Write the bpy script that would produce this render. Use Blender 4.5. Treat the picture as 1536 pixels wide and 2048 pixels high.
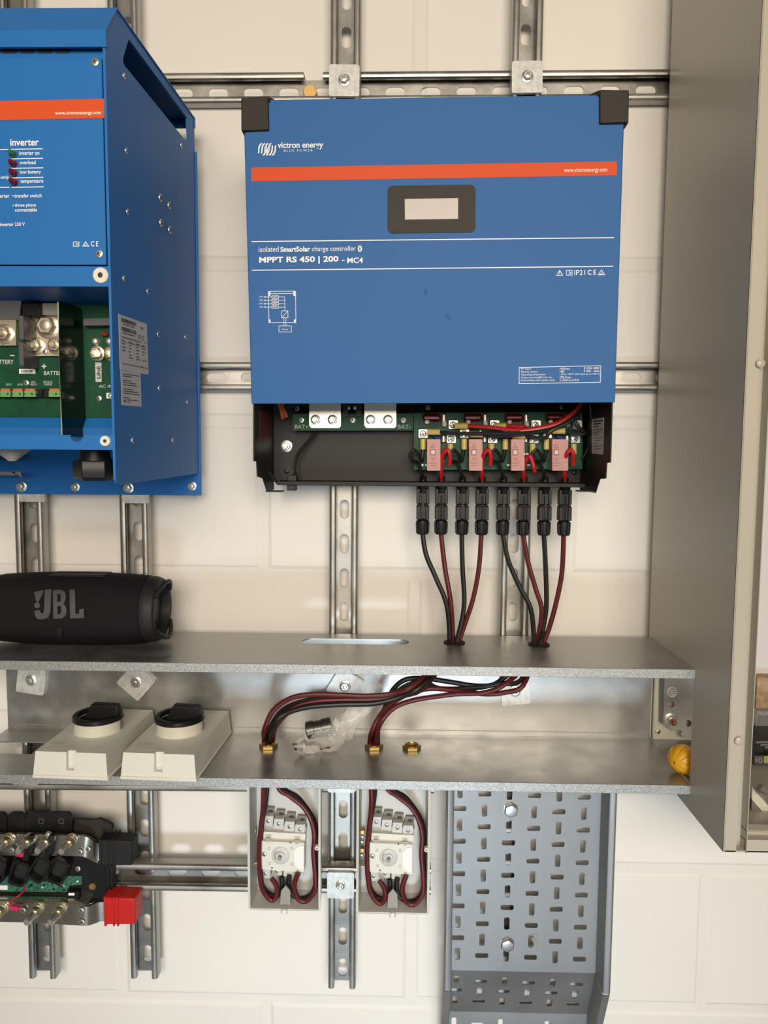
import bpy, bmesh, math, random
from mathutils import Vector, Matrix
random.seed(7)
for o in list(bpy.data.objects):
    bpy.data.objects.remove(o)
scene = bpy.context.scene
col = scene.collection

# ------------------------------------------------------------------ camera
F, CX, CY = 1480.0, 768.0, 1024.0          # focal length in pixels of the 1536 x 2048 frame
DIST, ZC = 1.088, 1.45                     # camera to wall, camera height
YAW, PIT, ROL = math.radians(1.139), math.radians(4.737), math.radians(0.405)
FW = Vector((-math.sin(YAW)*math.cos(PIT), math.cos(YAW)*math.cos(PIT), -math.sin(PIT)))
_r0 = Vector((math.cos(YAW), math.sin(YAW), 0)); _u0 = _r0.cross(FW)
RT = _r0*math.cos(ROL) + _u0*math.sin(ROL)
UP = _u0*math.cos(ROL) - _r0*math.sin(ROL)
CAM = Vector((0, -DIST, ZC))
cd = bpy.data.cameras.new('camera'); cd.sensor_fit = 'VERTICAL'; cd.sensor_height = 36.0; cd.sensor_width = 27.0
cd.lens = F*36.0/2048.0; cd.clip_start = 0.01
co = bpy.data.objects.new('camera', cd); col.objects.link(co)
co.matrix_world = Matrix(((RT.x, UP.x, -FW.x, CAM.x), (RT.y, UP.y, -FW.y, CAM.y), (RT.z, UP.z, -FW.z, CAM.z), (0, 0, 0, 1)))
scene.camera = co

# ------------------------------------------------------------------ light
wd = bpy.data.worlds.new('room_light'); scene.world = wd; wd.use_nodes = True
bg = wd.node_tree.nodes['Background']; bg.inputs[0].default_value = (1.0, 0.93, 0.82, 1); bg.inputs[1].default_value = 0.15

def area(name, loc, target, sx, sy, power, color):
    l = bpy.data.lights.new(name, 'AREA'); l.shape = 'RECTANGLE'; l.size = sx; l.size_y = sy; l.energy = power; l.color = color
    o = bpy.data.objects.new(name, l); col.objects.link(o); o.location = loc
    o.rotation_euler = (Vector(target)-Vector(loc)).to_track_quat('-Z', 'Y').to_euler()
    return o
low = area('low_doorway_daylight', (0.10, -2.6, 0.10), (0.0, 0, 0.66), 0.60, 0.40, 2.5, (0.74, 0.88, 1.0)); low.data.spread = math.radians(46)
area('workshop_light', (0.15, -2.7, 1.95), (0.05, 0, 1.5), 1.5, 0.8, 67, (1.0, 0.87, 0.71))
scene.view_settings.view_transform = 'Standard'; scene.view_settings.look = 'None'
scene.view_settings.exposure = 0.0; scene.view_settings.gamma = 1.0; scene.view_settings.use_curve_mapping = False

# ------------------------------------------------------------------ pixel -> place
def ray(px, py):
    return RT*((px-CX)/F) - UP*((py-CY)/F) + FW
def hit(px, py, P, N):
    d = ray(px, py); return CAM + d*((P-CAM).dot(N)/d.dot(N))
def W(px, py, q):                         # on the upright plane q metres in front of the wall
    return hit(px, py, Vector((0, -q, 0)), Vector((0, 1, 0)))
def WZ(px, py, z):                        # on a level plane
    return hit(px, py, Vector((0, 0, z)), Vector((0, 0, 1)))
def WX(px, py, x):                        # on a side plane
    return hit(px, py, Vector((x, 0, 0)), Vector((1, 0, 0)))
def upright(q):
    return lambda x, y: W(x, y, q)
FRONT = Vector((0, -1, 0))

# ------------------------------------------------------------------ materials
MATS = {}
def mat(name, color, rough=0.5, metal=0.0, var=0.0, vs=30.0, bump=0.0, bs=200.0, spec=0.5, alpha=1.0, trans=0.0, rvar=0.0, stretch=(1, 1, 1), emit=0.0):
    if name in MATS: return MATS[name]
    m = bpy.data.materials.new(name); m.use_nodes = True; nt = m.node_tree; b = nt.nodes['Principled BSDF']
    b.inputs['Base Color'].default_value = (*color, 1); b.inputs['Roughness'].default_value = rough
    b.inputs['Metallic'].default_value = metal; b.inputs['Specular IOR Level'].default_value = spec
    b.inputs['Alpha'].default_value = alpha; b.inputs['Transmission Weight'].default_value = trans
    if emit:
        b.inputs['Emission Color'].default_value = (*color, 1); b.inputs['Emission Strength'].default_value = emit
    if var or bump or rvar:
        tc = nt.nodes.new('ShaderNodeTexCoord'); mp = nt.nodes.new('ShaderNodeMapping'); mp.inputs['Scale'].default_value = stretch
        nt.links.new(tc.outputs['Object'], mp.inputs['Vector'])
    if var or rvar:
        n = nt.nodes.new('ShaderNodeTexNoise'); n.inputs['Scale'].default_value = vs; n.inputs['Detail'].default_value = 5
        nt.links.new(mp.outputs[0], n.inputs['Vector'])
    if var:
        r = nt.nodes.new('ShaderNodeValToRGB'); r.color_ramp.elements[0].position = 0.3; r.color_ramp.elements[1].position = 0.7
        r.color_ramp.elements[0].color = (*[max(0, c*(1-var)) for c in color], 1)
        r.color_ramp.elements[1].color = (*[min(1, c*(1+var)) for c in color], 1)
        nt.links.new(n.outputs['Fac'], r.inputs[0]); nt.links.new(r.outputs[0], b.inputs['Base Color'])
    if rvar:
        mr = nt.nodes.new('ShaderNodeMapRange'); mr.inputs['From Min'].default_value = 0.3; mr.inputs['From Max'].default_value = 0.7
        mr.inputs['To Min'].default_value = max(0.02, rough-rvar); mr.inputs['To Max'].default_value = min(1, rough+rvar)
        nt.links.new(n.outputs['Fac'], mr.inputs[0]); nt.links.new(mr.outputs[0], b.inputs['Roughness'])
    if bump:
        n2 = nt.nodes.new('ShaderNodeTexNoise'); n2.inputs['Scale'].default_value = bs; n2.inputs['Detail'].default_value = 3
        nt.links.new(mp.outputs[0], n2.inputs['Vector'])
        bp = nt.nodes.new('ShaderNodeBump'); bp.inputs['Strength'].default_value = bump; bp.inputs['Distance'].default_value = 0.001
        nt.links.new(n2.outputs['Fac'], bp.inputs['Height']); nt.links.new(bp.outputs[0], b.inputs['Normal'])
    MATS[name] = m; return m
PAINT = mat('white_wall_paint', (0.78, 0.755, 0.71), 0.6, var=0.035, vs=3, bump=0.35, bs=90)
MORTAR = mat('painted_mortar', (0.76, 0.735, 0.69), 0.65, var=0.04, vs=9, bump=0.5, bs=120)
STRUT = mat('zinc_strut_steel', (0.37, 0.36, 0.335), 0.40, 0.9, var=0.22, vs=14, bump=0.12, bs=160, rvar=0.1)
GALV = mat('galvanised_sheet', (0.41, 0.41, 0.40), 0.38, 0.85, var=0.10, vs=25, bump=0.03, bs=300, rvar=0.08)
GALVEDGE = mat('galvanised_cut_edge', (0.40, 0.40, 0.385), 0.5, 0.75, var=0.28, vs=420, bump=0.25, bs=500)
TRAY = mat('tray_galvanised', (0.29, 0.295, 0.30), 0.50, 0.7, var=0.10, vs=8, bump=0.03, bs=300, rvar=0.08)
PLATE = mat('zinc_plate', (0.62, 0.63, 0.61), 0.42, 0.35, var=0.16, vs=120, bump=0.1, bs=400)
BOLT = mat('bright_zinc_bolt', (0.68, 0.67, 0.64), 0.32, 0.9)
NICKEL = mat('nickel_plated', (0.66, 0.58, 0.45), 0.34, 0.85)
BRASS = mat('brass', (0.42, 0.29, 0.10), 0.36, 0.85)
BRASSB = mat('bright_brass', (0.74, 0.50, 0.16), 0.35, 0.6)
DARKBOLT = mat('dull_zinc_bolt', (0.42, 0.42, 0.41), 0.38, 0.9)
COPPER = mat('copper', (0.75, 0.36, 0.16), 0.35, 1.0)
BLUE = mat('blue_powder_coat', (0.032, 0.132, 0.365), 0.52, spec=0.18, bump=0.06, bs=900)
BLUE2 = mat('bright_blue_powder_coat', (0.018, 0.152, 0.46), 0.48, spec=0.22, bump=0.06, bs=900)
ORANGE = mat('orange_red_print', (0.66, 0.088, 0.024), 0.5, spec=0.15)
WHITE = mat('white_print', (0.86, 0.87, 0.88), 0.5)
BLACKP = mat('black_powder_coat', (0.011, 0.0105, 0.010), 0.5, bump=0.05, bs=700, spec=0.3)
PLASTIC = mat('black_plastic', (0.007, 0.007, 0.0075), 0.42, spec=0.32)
CAPP = mat('dark_brown_black_plastic', (0.024, 0.020, 0.016), 0.55, spec=0.3)
RUBBER = mat('black_rubber', (0.008, 0.008, 0.008), 0.6, spec=0.25)
GREY_CAB = mat('beige_grey_enamel', (0.44, 0.41, 0.345), 0.34, var=0.02, vs=4)
GREY_PL = mat('light_grey_plastic', (0.66, 0.65, 0.575), 0.42)
GREY_PL2 = mat('pale_grey_plastic', (0.52, 0.52, 0.50), 0.40)
GREY_MID = mat('mid_grey_plastic', (0.25, 0.24, 0.22), 0.45)
PCB = mat('green_circuit_board', (0.006, 0.062, 0.030), 0.45, var=0.25, vs=60, spec=0.2)
PCBD = mat('dark_green_insulator', (0.002, 0.014, 0.007), 0.16, spec=0.15)
RED = mat('red_plastic', (0.50, 0.014, 0.014), 0.45, spec=0.3)
REDW = mat('red_wire_insulation', (0.42, 0.010, 0.014), 0.35)
REDC = mat('dark_red_cable_sheath', (0.088, 0.008, 0.010), 0.4, spec=0.4)
BLKC = mat('black_cable_sheath', (0.010, 0.010, 0.0095), 0.4, spec=0.35)
LABEL = mat('silver_sticker', (0.52, 0.52, 0.53), 0.45)
INK = mat('black_print', (0.03, 0.03, 0.03), 0.6)
SCREEN = mat('blank_lcd_screen', (0.50, 0.46, 0.44), 0.3, spec=0.3)

# ------------------------------------------------------------------ mesh building
class MB:
    def __init__(s): s.v = []; s.f = []; s.mi = []; s.cur = 0
    def add(s, vs, fs):
        b = len(s.v); s.v += [Vector(v) for v in vs]
        for f in fs: s.f.append([i+b for i in f]); s.mi.append(s.cur)
        return s
    def box(s, a, b):
        x0, x1 = sorted((a[0], b[0])); y0, y1 = sorted((a[1], b[1])); z0, z1 = sorted((a[2], b[2]))
        return s.add([(x0,y0,z0),(x1,y0,z0),(x1,y1,z0),(x0,y1,z0),(x0,y0,z1),(x1,y0,z1),(x1,y1,z1),(x0,y1,z1)],
                     [(3,2,1,0),(4,5,6,7),(0,1,5,4),(1,2,6,5),(2,3,7,6),(3,0,4,7)])
    def hexa(s, lo, hi):                   # two matching quads
        return s.add(list(lo)+list(hi), [(3,2,1,0),(4,5,6,7),(0,1,5,4),(1,2,6,5),(2,3,7,6),(3,0,4,7)])
    def prism(s, poly, vec):
        n = len(poly); vec = Vector(vec); p = [Vector(v) for v in poly]
        return s.add(p+[v+vec for v in p], [list(range(n-1, -1, -1)), list(range(n, 2*n))]+[(i, (i+1) % n, n+(i+1) % n, n+i) for i in range(n)])
    def tube(s, pts, r, n=8, sub=6):
        pts = smooth_path([Vector(p) for p in pts], sub) if sub > 1 else [Vector(p) for p in pts]
        rs = r if isinstance(r, (list, tuple)) else [r]*len(pts)
        t0 = (pts[1]-pts[0]).normalized(); nrm = t0.orthogonal().normalized(); rings = []
        for i, p in enumerate(pts):
            t = (pts[min(i+1, len(pts)-1)]-pts[max(i-1, 0)]).normalized()
            nrm = (nrm - t*nrm.dot(t)).normalized(); bn = t.cross(nrm)
            rings.append([p+(nrm*math.cos(a)+bn*math.sin(a))*rs[i] for a in [2*math.pi*k/n for k in range(n)]])
        vs = [v for rg in rings for v in rg]; m = len(rings)
        fs = [(i*n+k, i*n+(k+1) % n, (i+1)*n+(k+1) % n, (i+1)*n+k) for i in range(m-1) for k in range(n)]
        fs += [list(range(n-1, -1, -1)), [(m-1)*n+k for k in range(n)]]
        return s.add(vs, fs)
    def lathe(s, o, axis, prof, n=20, cap0=True, cap1=True, phase=0.0):
        o = Vector(o); ax = Vector(axis).normalized(); a = ax.orthogonal().normalized(); b = ax.cross(a)
        vs = []
        for r, h in prof:
            vs += [o+ax*h+(a*math.cos(t)+b*math.sin(t))*r for t in [phase+2*math.pi*k/n for k in range(n)]]
        m = len(prof)
        fs = [(i*n+k, i*n+(k+1) % n, (i+1)*n+(k+1) % n, (i+1)*n+k) for i in range(m-1) for k in range(n)]
        if cap0: fs.append(list(range(n-1, -1, -1)))
        if cap1: fs.append([(m-1)*n+k for k in range(n)])
        return s.add(vs, fs)
    def cyl(s, p0, p1, r0, r1=None, n=16):
        p0, p1 = Vector(p0), Vector(p1); r1 = r0 if r1 is None else r1
        return s.lathe(p0, p1-p0, [(r0, 0), (r1, (p1-p0).length)], n)
    def sheet(s, loops, place, z0=0.0, z1=0.0, cuts=()):  # filled outline with holes; place(x, y, z) -> point
        cu = bpy.data.curves.new('t', 'CURVE'); cu.dimensions = '2D'; cu.fill_mode = 'BOTH' if z1 == z0 else 'BOTH'
        cu.extrude = 0.5 if z1 != z0 else 0.0
        ox, oy = loops[0][0]; xs = [p[0] for p in loops[0]]; ys = [p[1] for p in loops[0]]
        sc = 10.0/max(1e-9, max(max(xs)-min(xs), max(ys)-min(ys)))
        for lp in loops:
            sp = cu.splines.new('POLY'); sp.points.add(len(lp)-1); sp.use_cyclic_u = True
            for i, p in enumerate(lp): sp.points[i].co = ((p[0]-ox)*sc, (p[1]-oy)*sc, 0, 1)
        ob = bpy.data.objects.new('t', cu); me = ob.to_mesh()
        bm = bmesh.new(); bm.from_mesh(me)
        for cy in cuts:                    # extra cross lines so that the shape can follow a curved surface
            bmesh.ops.bisect_plane(bm, geom=bm.verts[:]+bm.edges[:]+bm.faces[:], plane_co=(0, (cy-oy)*sc, 0), plane_no=(0, 1, 0))
        bm.verts.index_update()
        vs = [place(v.co.x/sc+ox, v.co.y/sc+oy, z0+(v.co.z+0.5)*(z1-z0) if z1 != z0 else z0) for v in bm.verts]
        s.add(vs, [[v.index for v in f.verts] for f in bm.faces]); bm.free()
        ob.to_mesh_clear(); bpy.data.objects.remove(ob); bpy.data.curves.remove(cu)
        return s
    def text(s, body, quad, hf, off, bold=0.0):   # lettering filling a four-cornered patch (tl, tr, br, bl) given in pixels
        cu = bpy.data.curves.new('t', 'FONT'); cu.body = body; cu.resolution_u = 3; cu.offset = bold; cu.size = 1.0
        ob = bpy.data.objects.new('t', cu); me = ob.to_mesh()
        if len(me.vertices):
            x0 = min(v.co.x for v in me.vertices); x1 = max(v.co.x for v in me.vertices)
            y0 = min(v.co.y for v in me.vertices); y1 = max(v.co.y for v in me.vertices)
            if len(quad) == 2:
                (a, b), (c, d) = quad; quad = ((a, b), (c, b), (c, d), (a, d))
            tl, tr, br, bl = [Vector(p) for p in quad]; vs = []
            for v in me.vertices:
                u = (v.co.x-x0)/max(1e-6, x1-x0); w = (v.co.y-y0)/max(1e-6, y1-y0)
                p = (bl*(1-u)+br*u)*(1-w)+(tl*(1-u)+tr*u)*w
                vs.append(hf(p.x, p.y)+off)
            s.add(vs, [list(p.vertices) for p in me.polygons])
        ob.to_mesh_clear(); bpy.data.objects.remove(ob); bpy.data.curves.remove(cu)
        return s
    def mesh(s, name, mats, org=Vector((0, 0, 0)), smooth=True, ang=35, fix=True):
        me = bpy.data.meshes.new(name); me.from_pydata([v-org for v in s.v], [], s.f)
        for m in mats: me.materials.append(m)
        for p, i in zip(me.polygons, s.mi): p.material_index = i
        if fix:
            bm = bmesh.new(); bm.from_mesh(me); bmesh.ops.recalc_face_normals(bm, faces=bm.faces); bm.to_mesh(me); bm.free()
        if smooth:
            me.polygons.foreach_set('use_smooth', [True]*len(me.polygons)); me.set_sharp_from_angle(angle=math.radians(ang))
        me.update(); return me
    def build(s, name, mats, parent=None, bev=0.0, seg=2, smooth=True, org=None, local=False, label=None):
        if not isinstance(mats, (list, tuple)): mats = [mats]
        if local: og = Vector((0, 0, 0))
        else: og = world_loc(parent) if parent else (Vector(org) if org is not None else center(s.v))
        o = bpy.data.objects.new(name, s.mesh(name, mats, og, smooth)); col.objects.link(o)
        if parent: o.parent = parent
        elif not local: o.location = og
        if bev:
            md = o.modifiers.new('bevel', 'BEVEL'); md.width = bev; md.segments = seg; md.limit_method = 'ANGLE'; md.angle_limit = math.radians(40)
        if label: o['label'] = label
        return o
def center(vs):
    xs = [v.x for v in vs]; ys = [v.y for v in vs]; zs = [v.z for v in vs]
    return Vector(((min(xs)+max(xs))/2, (min(ys)+max(ys))/2, min(zs)))
def world_loc(o):
    p = Vector((0, 0, 0))
    while o: p += o.location; o = o.parent
    return p
def smooth_path(p, k=6):
    out = []
    for i in range(len(p)-1):
        a, b, c, d = p[max(i-1, 0)], p[i], p[i+1], p[min(i+2, len(p)-1)]
        for j in range(k):
            t = j/k
            out.append(0.5*((2*b)+(c-a)*t+(2*a-5*b+4*c-d)*t*t+(3*b-a-3*c+d)*t**3))
    return out+[p[-1]]
def thing(name, label, cat, loc, group=None, rot=None):
    o = bpy.data.objects.new(name, None); col.objects.link(o); o.location = loc; o.empty_display_size = 0.02
    if rot is not None: o.rotation_euler = rot
    return tag(o, label, cat, group)
def tag(o, label, cat, group=None):
    o['label'] = label; o['category'] = cat
    if group: o['group'] = group
    return o
def struct(o, label=None):
    o['kind'] = 'structure'
    if label: o['label'] = label
    return o
def inst(name, me, pos, axis=FRONT, parent=None, sc=1.0, spin=0.0):   # a shared mesh modelled along +Z, turned to axis
    o = bpy.data.objects.new(name, me); col.objects.link(o); o.parent = parent
    o.location = Vector(pos)-(world_loc(parent) if parent else Vector((0, 0, 0)))
    q = Vector(axis).to_track_quat('Z', 'Y'); o.rotation_euler = (q.to_matrix() @ Matrix.Rotation(spin, 3, 'Z')).to_euler(); o.scale = (sc, sc, sc)
    return o
def rrect(x0, y0, x1, y1, r, n=4):
    out = []
    for cx, cy, a in ((x1-r, y1-r, 0), (x0+r, y1-r, 90), (x0+r, y0+r, 180), (x1-r, y0+r, 270)):
        out += [(cx+r*math.cos(math.radians(a+90*k/n)), cy+r*math.sin(math.radians(a+90*k/n))) for k in range(n+1)]
    return out
def circ(cx, cy, r, n=20, ry=None):
    ry = r if ry is None else ry
    return [(cx+r*math.cos(2*math.pi*k/n), cy+ry*math.sin(2*math.pi*k/n)) for k in range(n)]
def stadium(cx, cy, w, h, n=8):
    if w >= h: return rrect(cx-w/2, cy-h/2, cx+w/2, cy+h/2, h/2*0.999, n)
    return rrect(cx-w/2, cy-h/2, cx+w/2, cy+h/2, w/2*0.999, n)
def on(q, nrm=FRONT):                     # place function for sheets drawn in pixels on an upright plane
    return lambda x, y, z: W(x, y, q)+nrm*z
def line(x0, y0, x1, y1, t):
    d = Vector((x1-x0, y1-y0)); d.normalize(); n = Vector((-d.y, d.x))*t/2
    return [(x0+n.x, y0+n.y), (x1+n.x, y1+n.y), (x1-n.x, y1-n.y), (x0-n.x, y0-n.y)]
def strip(path, t):                       # polyline -> closed outline of thickness t (offset to its left)
    P = [Vector(p) for p in path]; off = []
    for i in range(len(P)):
        d0 = (P[i]-P[i-1]).normalized() if i else None
        d1 = (P[i+1]-P[i]).normalized() if i < len(P)-1 else None
        if d0 is None: n = Vector((-d1.y, d1.x)); k = 1
        elif d1 is None: n = Vector((-d0.y, d0.x)); k = 1
        else:
            n0, n1 = Vector((-d0.y, d0.x)), Vector((-d1.y, d1.x)); n = (n0+n1).normalized(); k = 1/max(0.3, n.dot(n0))
        off.append(P[i]+n*t*k)
    return [tuple(p) for p in P]+[tuple(p) for p in reversed(off)]

# shared small hardware, modelled along +Z with its seat at z = 0
def _pan():
    m = MB(); m.lathe((0,0,0), (0,0,1), [(1.0,0),(0.98,0.18),(0.85,0.34),(0.5,0.44),(0.0001,0.46)], 14, cap1=False)
    m.cur = 1
    for a in (0, 1):
        w, l = 0.13, 0.55
        m.box((-w, -l, 0.3), (w, l, 0.48)) if a else m.box((-l, -w, 0.3), (l, w, 0.48))
    return m.mesh('pan_head_screw', [BOLT, INK])
def _hex(stud=True):
    m = MB(); m.lathe((0,0,0), (0,0,1), [(1.55,0),(1.55,0.16),(1.45,0.22),(0.6,0.22)], 20)
    m.lathe((0,0,0.2), (0,0,1), [(1.12,0),(1.15,0.08),(1.15,0.72),(1.0,0.85)], 6)
    m.lathe((0,0,1.0), (0,0,1), [(0.62,0),(0.62,0.75 if stud else 0.1),(0.5,0.85 if stud else 0.14)], 14)
    return m
HEXNUT = _hex(True).mesh('hex_nut_on_stud', [BOLT]); HEXBOLT = _hex(False).mesh('hex_bolt', [BOLT])
HEXNICK = _hex(True).mesh('nickel_nut_on_stud', [NICKEL]); HEXNICKB = _hex(False).mesh('nickel_bolt', [NICKEL])
PAN = _pan()
BIGBOLT = MB().lathe((0,0,0), (0,0,1), [(1.25,0),(1.25,0.1),(1.08,0.12),(1.12,0.18),(1.12,0.62),(1.0,0.74),(0.9,0.76)], 6, phase=0.3).mesh('hex_head', [DARKBOLT])
# ------------------------------------------------------------------ wall of painted blocks
BW, BH, J = 0.450, 0.225, 0.011
z0row = W(800, 1729, 0).z; x0col = W(822, 1850, 0).x
wall = MB().box((-1.5, 0.0022, ZC-1.15), (1.5, 0.12, ZC+1.25)).build('wall_back', MORTAR, org=(0, 0, ZC-1.15)); struct(wall, 'cream painted concrete block wall')
def block_mesh():
    m = MB(); w, h = (BW-J)/2, (BH-J)/2; b = 0.0060
    m.hexa([(-w,0.003,-h),(w,0.003,-h),(w,0.003,h),(-w,0.003,h)], [(-w+b,0,-h+b),(w-b,0,-h+b),(w-b,0,h-b),(-w+b,0,h-b)])
    return m.mesh('block', [PAINT], ang=15)
bme = block_mesh()
for r in range(-3, 6):
    for c in range(-3, 4):
        x = x0col+(c+0.5)*BW+(BW/2 if r % 2 == 0 else 0); z = z0row+(r+0.5)*BH
        if abs(x) > 1.2 or abs(z-ZC) > 1.05: continue
        o = bpy.data.objects.new('block', bme); col.objects.link(o); o.parent = wall
        o.location = Vector((x+random.uniform(-.001, .001), random.uniform(-.0008, .0006), z))-world_loc(wall)

# ------------------------------------------------------------------ strut rails
SW, SD, ST = 0.0413, 0.0206, 0.0024
def strut_half():
    h = SW/2; pth = [(h-0.004, 0), (h-0.001, 0.001), (h, 0.004)]
    pth += [(h-0.004+0.004*math.cos(a), SD-0.004+0.004*math.sin(a)) for a in [math.radians(k) for k in (0, 30, 60, 90)]]
    pth += [(0.0145, SD), (0.0122, SD-0.0008), (0.0112, SD-0.003), (0.0112, SD-0.0075)]
    return strip(pth, ST)
def rail(name, label, a, b, q0, vertical, phase, notch=None):
    """a, b: centre-line ends (x, z) on the wall; q0: depth of the rail's back"""
    m = MB(); L = (b-a).length; d = (b-a)/L; n = Vector((d.y, -d.x))          # n: across
    def pl(u, w, s): p = a+d*s+n*u; return Vector((p.x, -(q0+w), p.y))
    lo = [(-SW/2+0.004, 0), (SW/2-0.004, 0), (SW/2-0.004, L), (-SW/2+0.004, L)]
    holes = []; s = phase % 0.05
    while s < L-0.016:
        if s > 0.016: holes.append(stadium(0, s, 0.0135, 0.028, 5))
        s += 0.05
    m.sheet([lo]+holes, lambda x, y, z: pl(x, z, y), 0.0, ST)
    prof = strut_half()
    for sg in (1, -1):
        segs = [(0, L)]
        if notch and sg == notch[2]: segs = [(0, notch[0]), (notch[1], L)]
        for s0, s1 in segs:
            v0 = [pl(sg*u, w, s0) for u, w in prof]; v1 = [pl(sg*u, w, s1) for u, w in prof]; k = len(prof)
            m.add(v0+v1, [(i, (i+1) % k, k+(i+1) % k, k+i) for i in range(k)])
            # ends: strip quads
            h = k//2
            for off in (0, k): m.add([(v0 if off == 0 else v1)[i] for i in range(k)], [(i, i+1, k-2-i, k-1-i) for i in range(h-1)])
    o = m.build(name, STRUT, org=pl(0, 0, 0)); tag(o, label, 'strut rail', 'slotted strut rails on the wall'); return o
def V2(p): return Vector((p.x, p.z))
QV = 0.0208                                # verticals sit on the upper horizontals
qv = QV+SD
ztop = W(700, -60, qv).z
RX = {}
for key, (xt, yt), (xb, yb), lab in (
    ('a', (55.8, 1040), (84, 1958), 'leftmost upright slotted steel rail, behind the blue inverter and black speaker'),
    ('b', (266.5, 1040), (287.5, 1958), 'upright slotted steel rail ending below the red end cap, behind the inverter corner'),
    ('c', (686.8, 1100), (683.2, 1978), 'upright slotted steel rail between the two open switch boxes'),
    ('d', (1056.4, 50), (1031, 1150), 'rightmost upright slotted steel rail, behind the cable tray and solar cables')):
    A, B = V2(W(xt, yt, qv)), V2(W(xb, yb, qv)); dd = (A-B).normalized()
    top = B+dd*((ztop-B.y)/dd.y)
    if key == 'd': B = top-dd*(top.y-W(1030, 1930, qv).z)
    ph = {'a': 0.027, 'b': 0.027, 'c': 0.021, 'd': 0.03}[key]
    RX[key] = (B, top); rail('strut_rail', lab, B, top, QV, True, ph)
def rail_x(key, z):
    B, T = RX[key]; t = (z-B.y)/(T.y-B.y); return B.x+(T.x-B.x)*t
def hrail(label, xa, ya, xb, yb, q0, ph, notch=None):
    A, B = V2(W(xa, ya, q0+SD)), V2(W(xb, yb, q0+SD)); return rail('strut_rail', label, A, B, q0, False, ph, notch), A, B
XCAB = W(1298, 1270, 0.03).x
_, A, B = hrail('topmost level slotted steel rail with a brass bolt head in it', 250, 175.5, 1420, 167, 0.0, 0.026)
bpy.data.objects.remove(_)
dA = (B-A).normalized(); n0 = (V2(W(607, 155, SD))-A).dot(dA); n1 = (V2(W(646, 155, SD))-A).dot(dA)
TOPA, TOPB = A, B
rail('strut_rail', 'topmost level slotted steel rail with a brass bolt head in it', A, B, 0.0, False, 0.026, (n0, n1, -1))
hrail('level slotted steel rail passing behind the blue charge controller at mid height', 340, 752.5, 1420, 752.5, 0.0, 0.012)
hrail('level slotted steel rail tucked under the galvanised trunking', -60, 1553, 868, 1561, qv, 0.01)
hrail('lowest level slotted steel rail, from the black end cap to the switch boxes', -40, 1751, 862, 1765, qv, 0.0355)

# ------------------------------------------------------------------ galvanised trunking
QB, QF = 0.0435, 0.197
zt = W(690, 1329.5, QF).z; zb = W(900, 1562.5, QF).z     # upper faces of top and bottom plates
XL = W(-120, 1330, QF).x; T = 0.0016
trunk = thing('cable_trunking', 'long galvanised steel trunking open at the front, carrying the speaker and switch covers', 'trunking', ((XL+XCAB)/2, -QB, zb))
def level(z):
    return lambda x, y, zz: Vector((x, y, z+zz))
def hpx(px, py, z): v = WZ(px, py, z); return (v.x, v.y)
GRO = [WZ(908.7, 1286, zt), WZ(1077.5, 1290, zt)]
BUSH = [WZ(537, 1494, zb), WZ(748, 1495.5, zb), WZ(823.5, 1497, zb)]
sl0, sl1 = WZ(604, 1282.5, zt), WZ(818, 1283.5, zt)
outer = [(XL, -QB), (XL, -QF), (XCAB, -QF), (XCAB, -QB)]
slot = stadium((sl0.x+sl1.x)/2, (sl0.y+sl1.y)/2, sl1.x-sl0.x, 0.028, 8)
MB().sheet([outer, slot]+[circ(g.x, g.y, 0.0115) for g in GRO], level(zt-T), 0, T).build('top_plate', GALV, trunk, smooth=False)
c0 = WZ(-20, 1507, zb); c1 = WZ(92, 1484, zb)
cut = [(XL+.01, c0.y), (c1.x, c0.y), (c1.x, c1.y), (XL+.01, c1.y)]
MB().sheet([outer, cut]+[circ(g.x, g.y, 0.010) for g in BUSH], level(zb-T), 0, T).build('bottom_plate', GALV, trunk, smooth=False)
MB().box((XL, -QB, zb), (XCAB, -QB-T, zt-T)).build('back_plate', GALV, trunk, smooth=False)
for z in (zt, zb):
    MB().box((XL, -QF, z-0.0115), (XCAB, -QF-0.0016, z)).build('front_lip', GALVEDGE, trunk, bev=0.0004)
# folded seam along the back plate, a hand above the bottom plate
MB().box((XL, -QB-T, zb+0.006), (XCAB, -QB-T-0.0012, zb+0.0068)).build('seam', GALVEDGE, trunk)

# ------------------------------------------------------------------ clamp plates with bolts
def clamp(label, c, q, rot, half=0.0205, bolt=HEXBOLT, bs=0.0052, dx=0.0, dz=0.0, qb=0.0):
    t = thing('clamp_plate', label, 'clamp plate', (c[0], -q, c[1]), 'square steel clamp plates on the rails')
    t.rotation_euler = (0, rot, 0)
    m = MB(); m.sheet([rrect(-half, -half, half, half, 0.003, 3)], lambda x, y, z: Vector((x, -z, y)), 0, 0.005)
    m.build('plate', PLATE, t, bev=0.0008, local=True)
    b = inst('bolt', bolt, (0, 0, 0), FRONT, None, bs, random.uniform(0, 1)); b.parent = t; b.location = (dx, -0.005, dz)
    return t
for key, px, py, lab, rt in (('c', 688.5, 160.5, 'square zinc clamp plate bolted over the top rail, left of the pair above the controller', 0.01),
                             ('d', 1054.5, 153.5, 'square zinc clamp plate bolted over the top rail, right of the pair above the controller', -0.015)):
    p = W(px, py, qv+0.005); clamp(lab, (p.x, p.z), qv, rt)
for px, py, rt, lab in ((62, 1360, 0.14, 'dull square clamp plate bolted inside the trunking at its far left'),
                        (272, 1364, 0.72, 'square clamp plate turned on its corner above the left rotary switch'),
                        (690, 1372, 0.55, 'bright tilted square clamp plate behind the bundled cables in the trunking'),
                        (1030, 1382, -0.12, 'square clamp plate peeking out below the right cable bundle in the trunking')):
    p = W(px, py, QB+T+0.005); clamp(lab, (p.x, p.z), QB+T, rt, half=0.0205)
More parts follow.
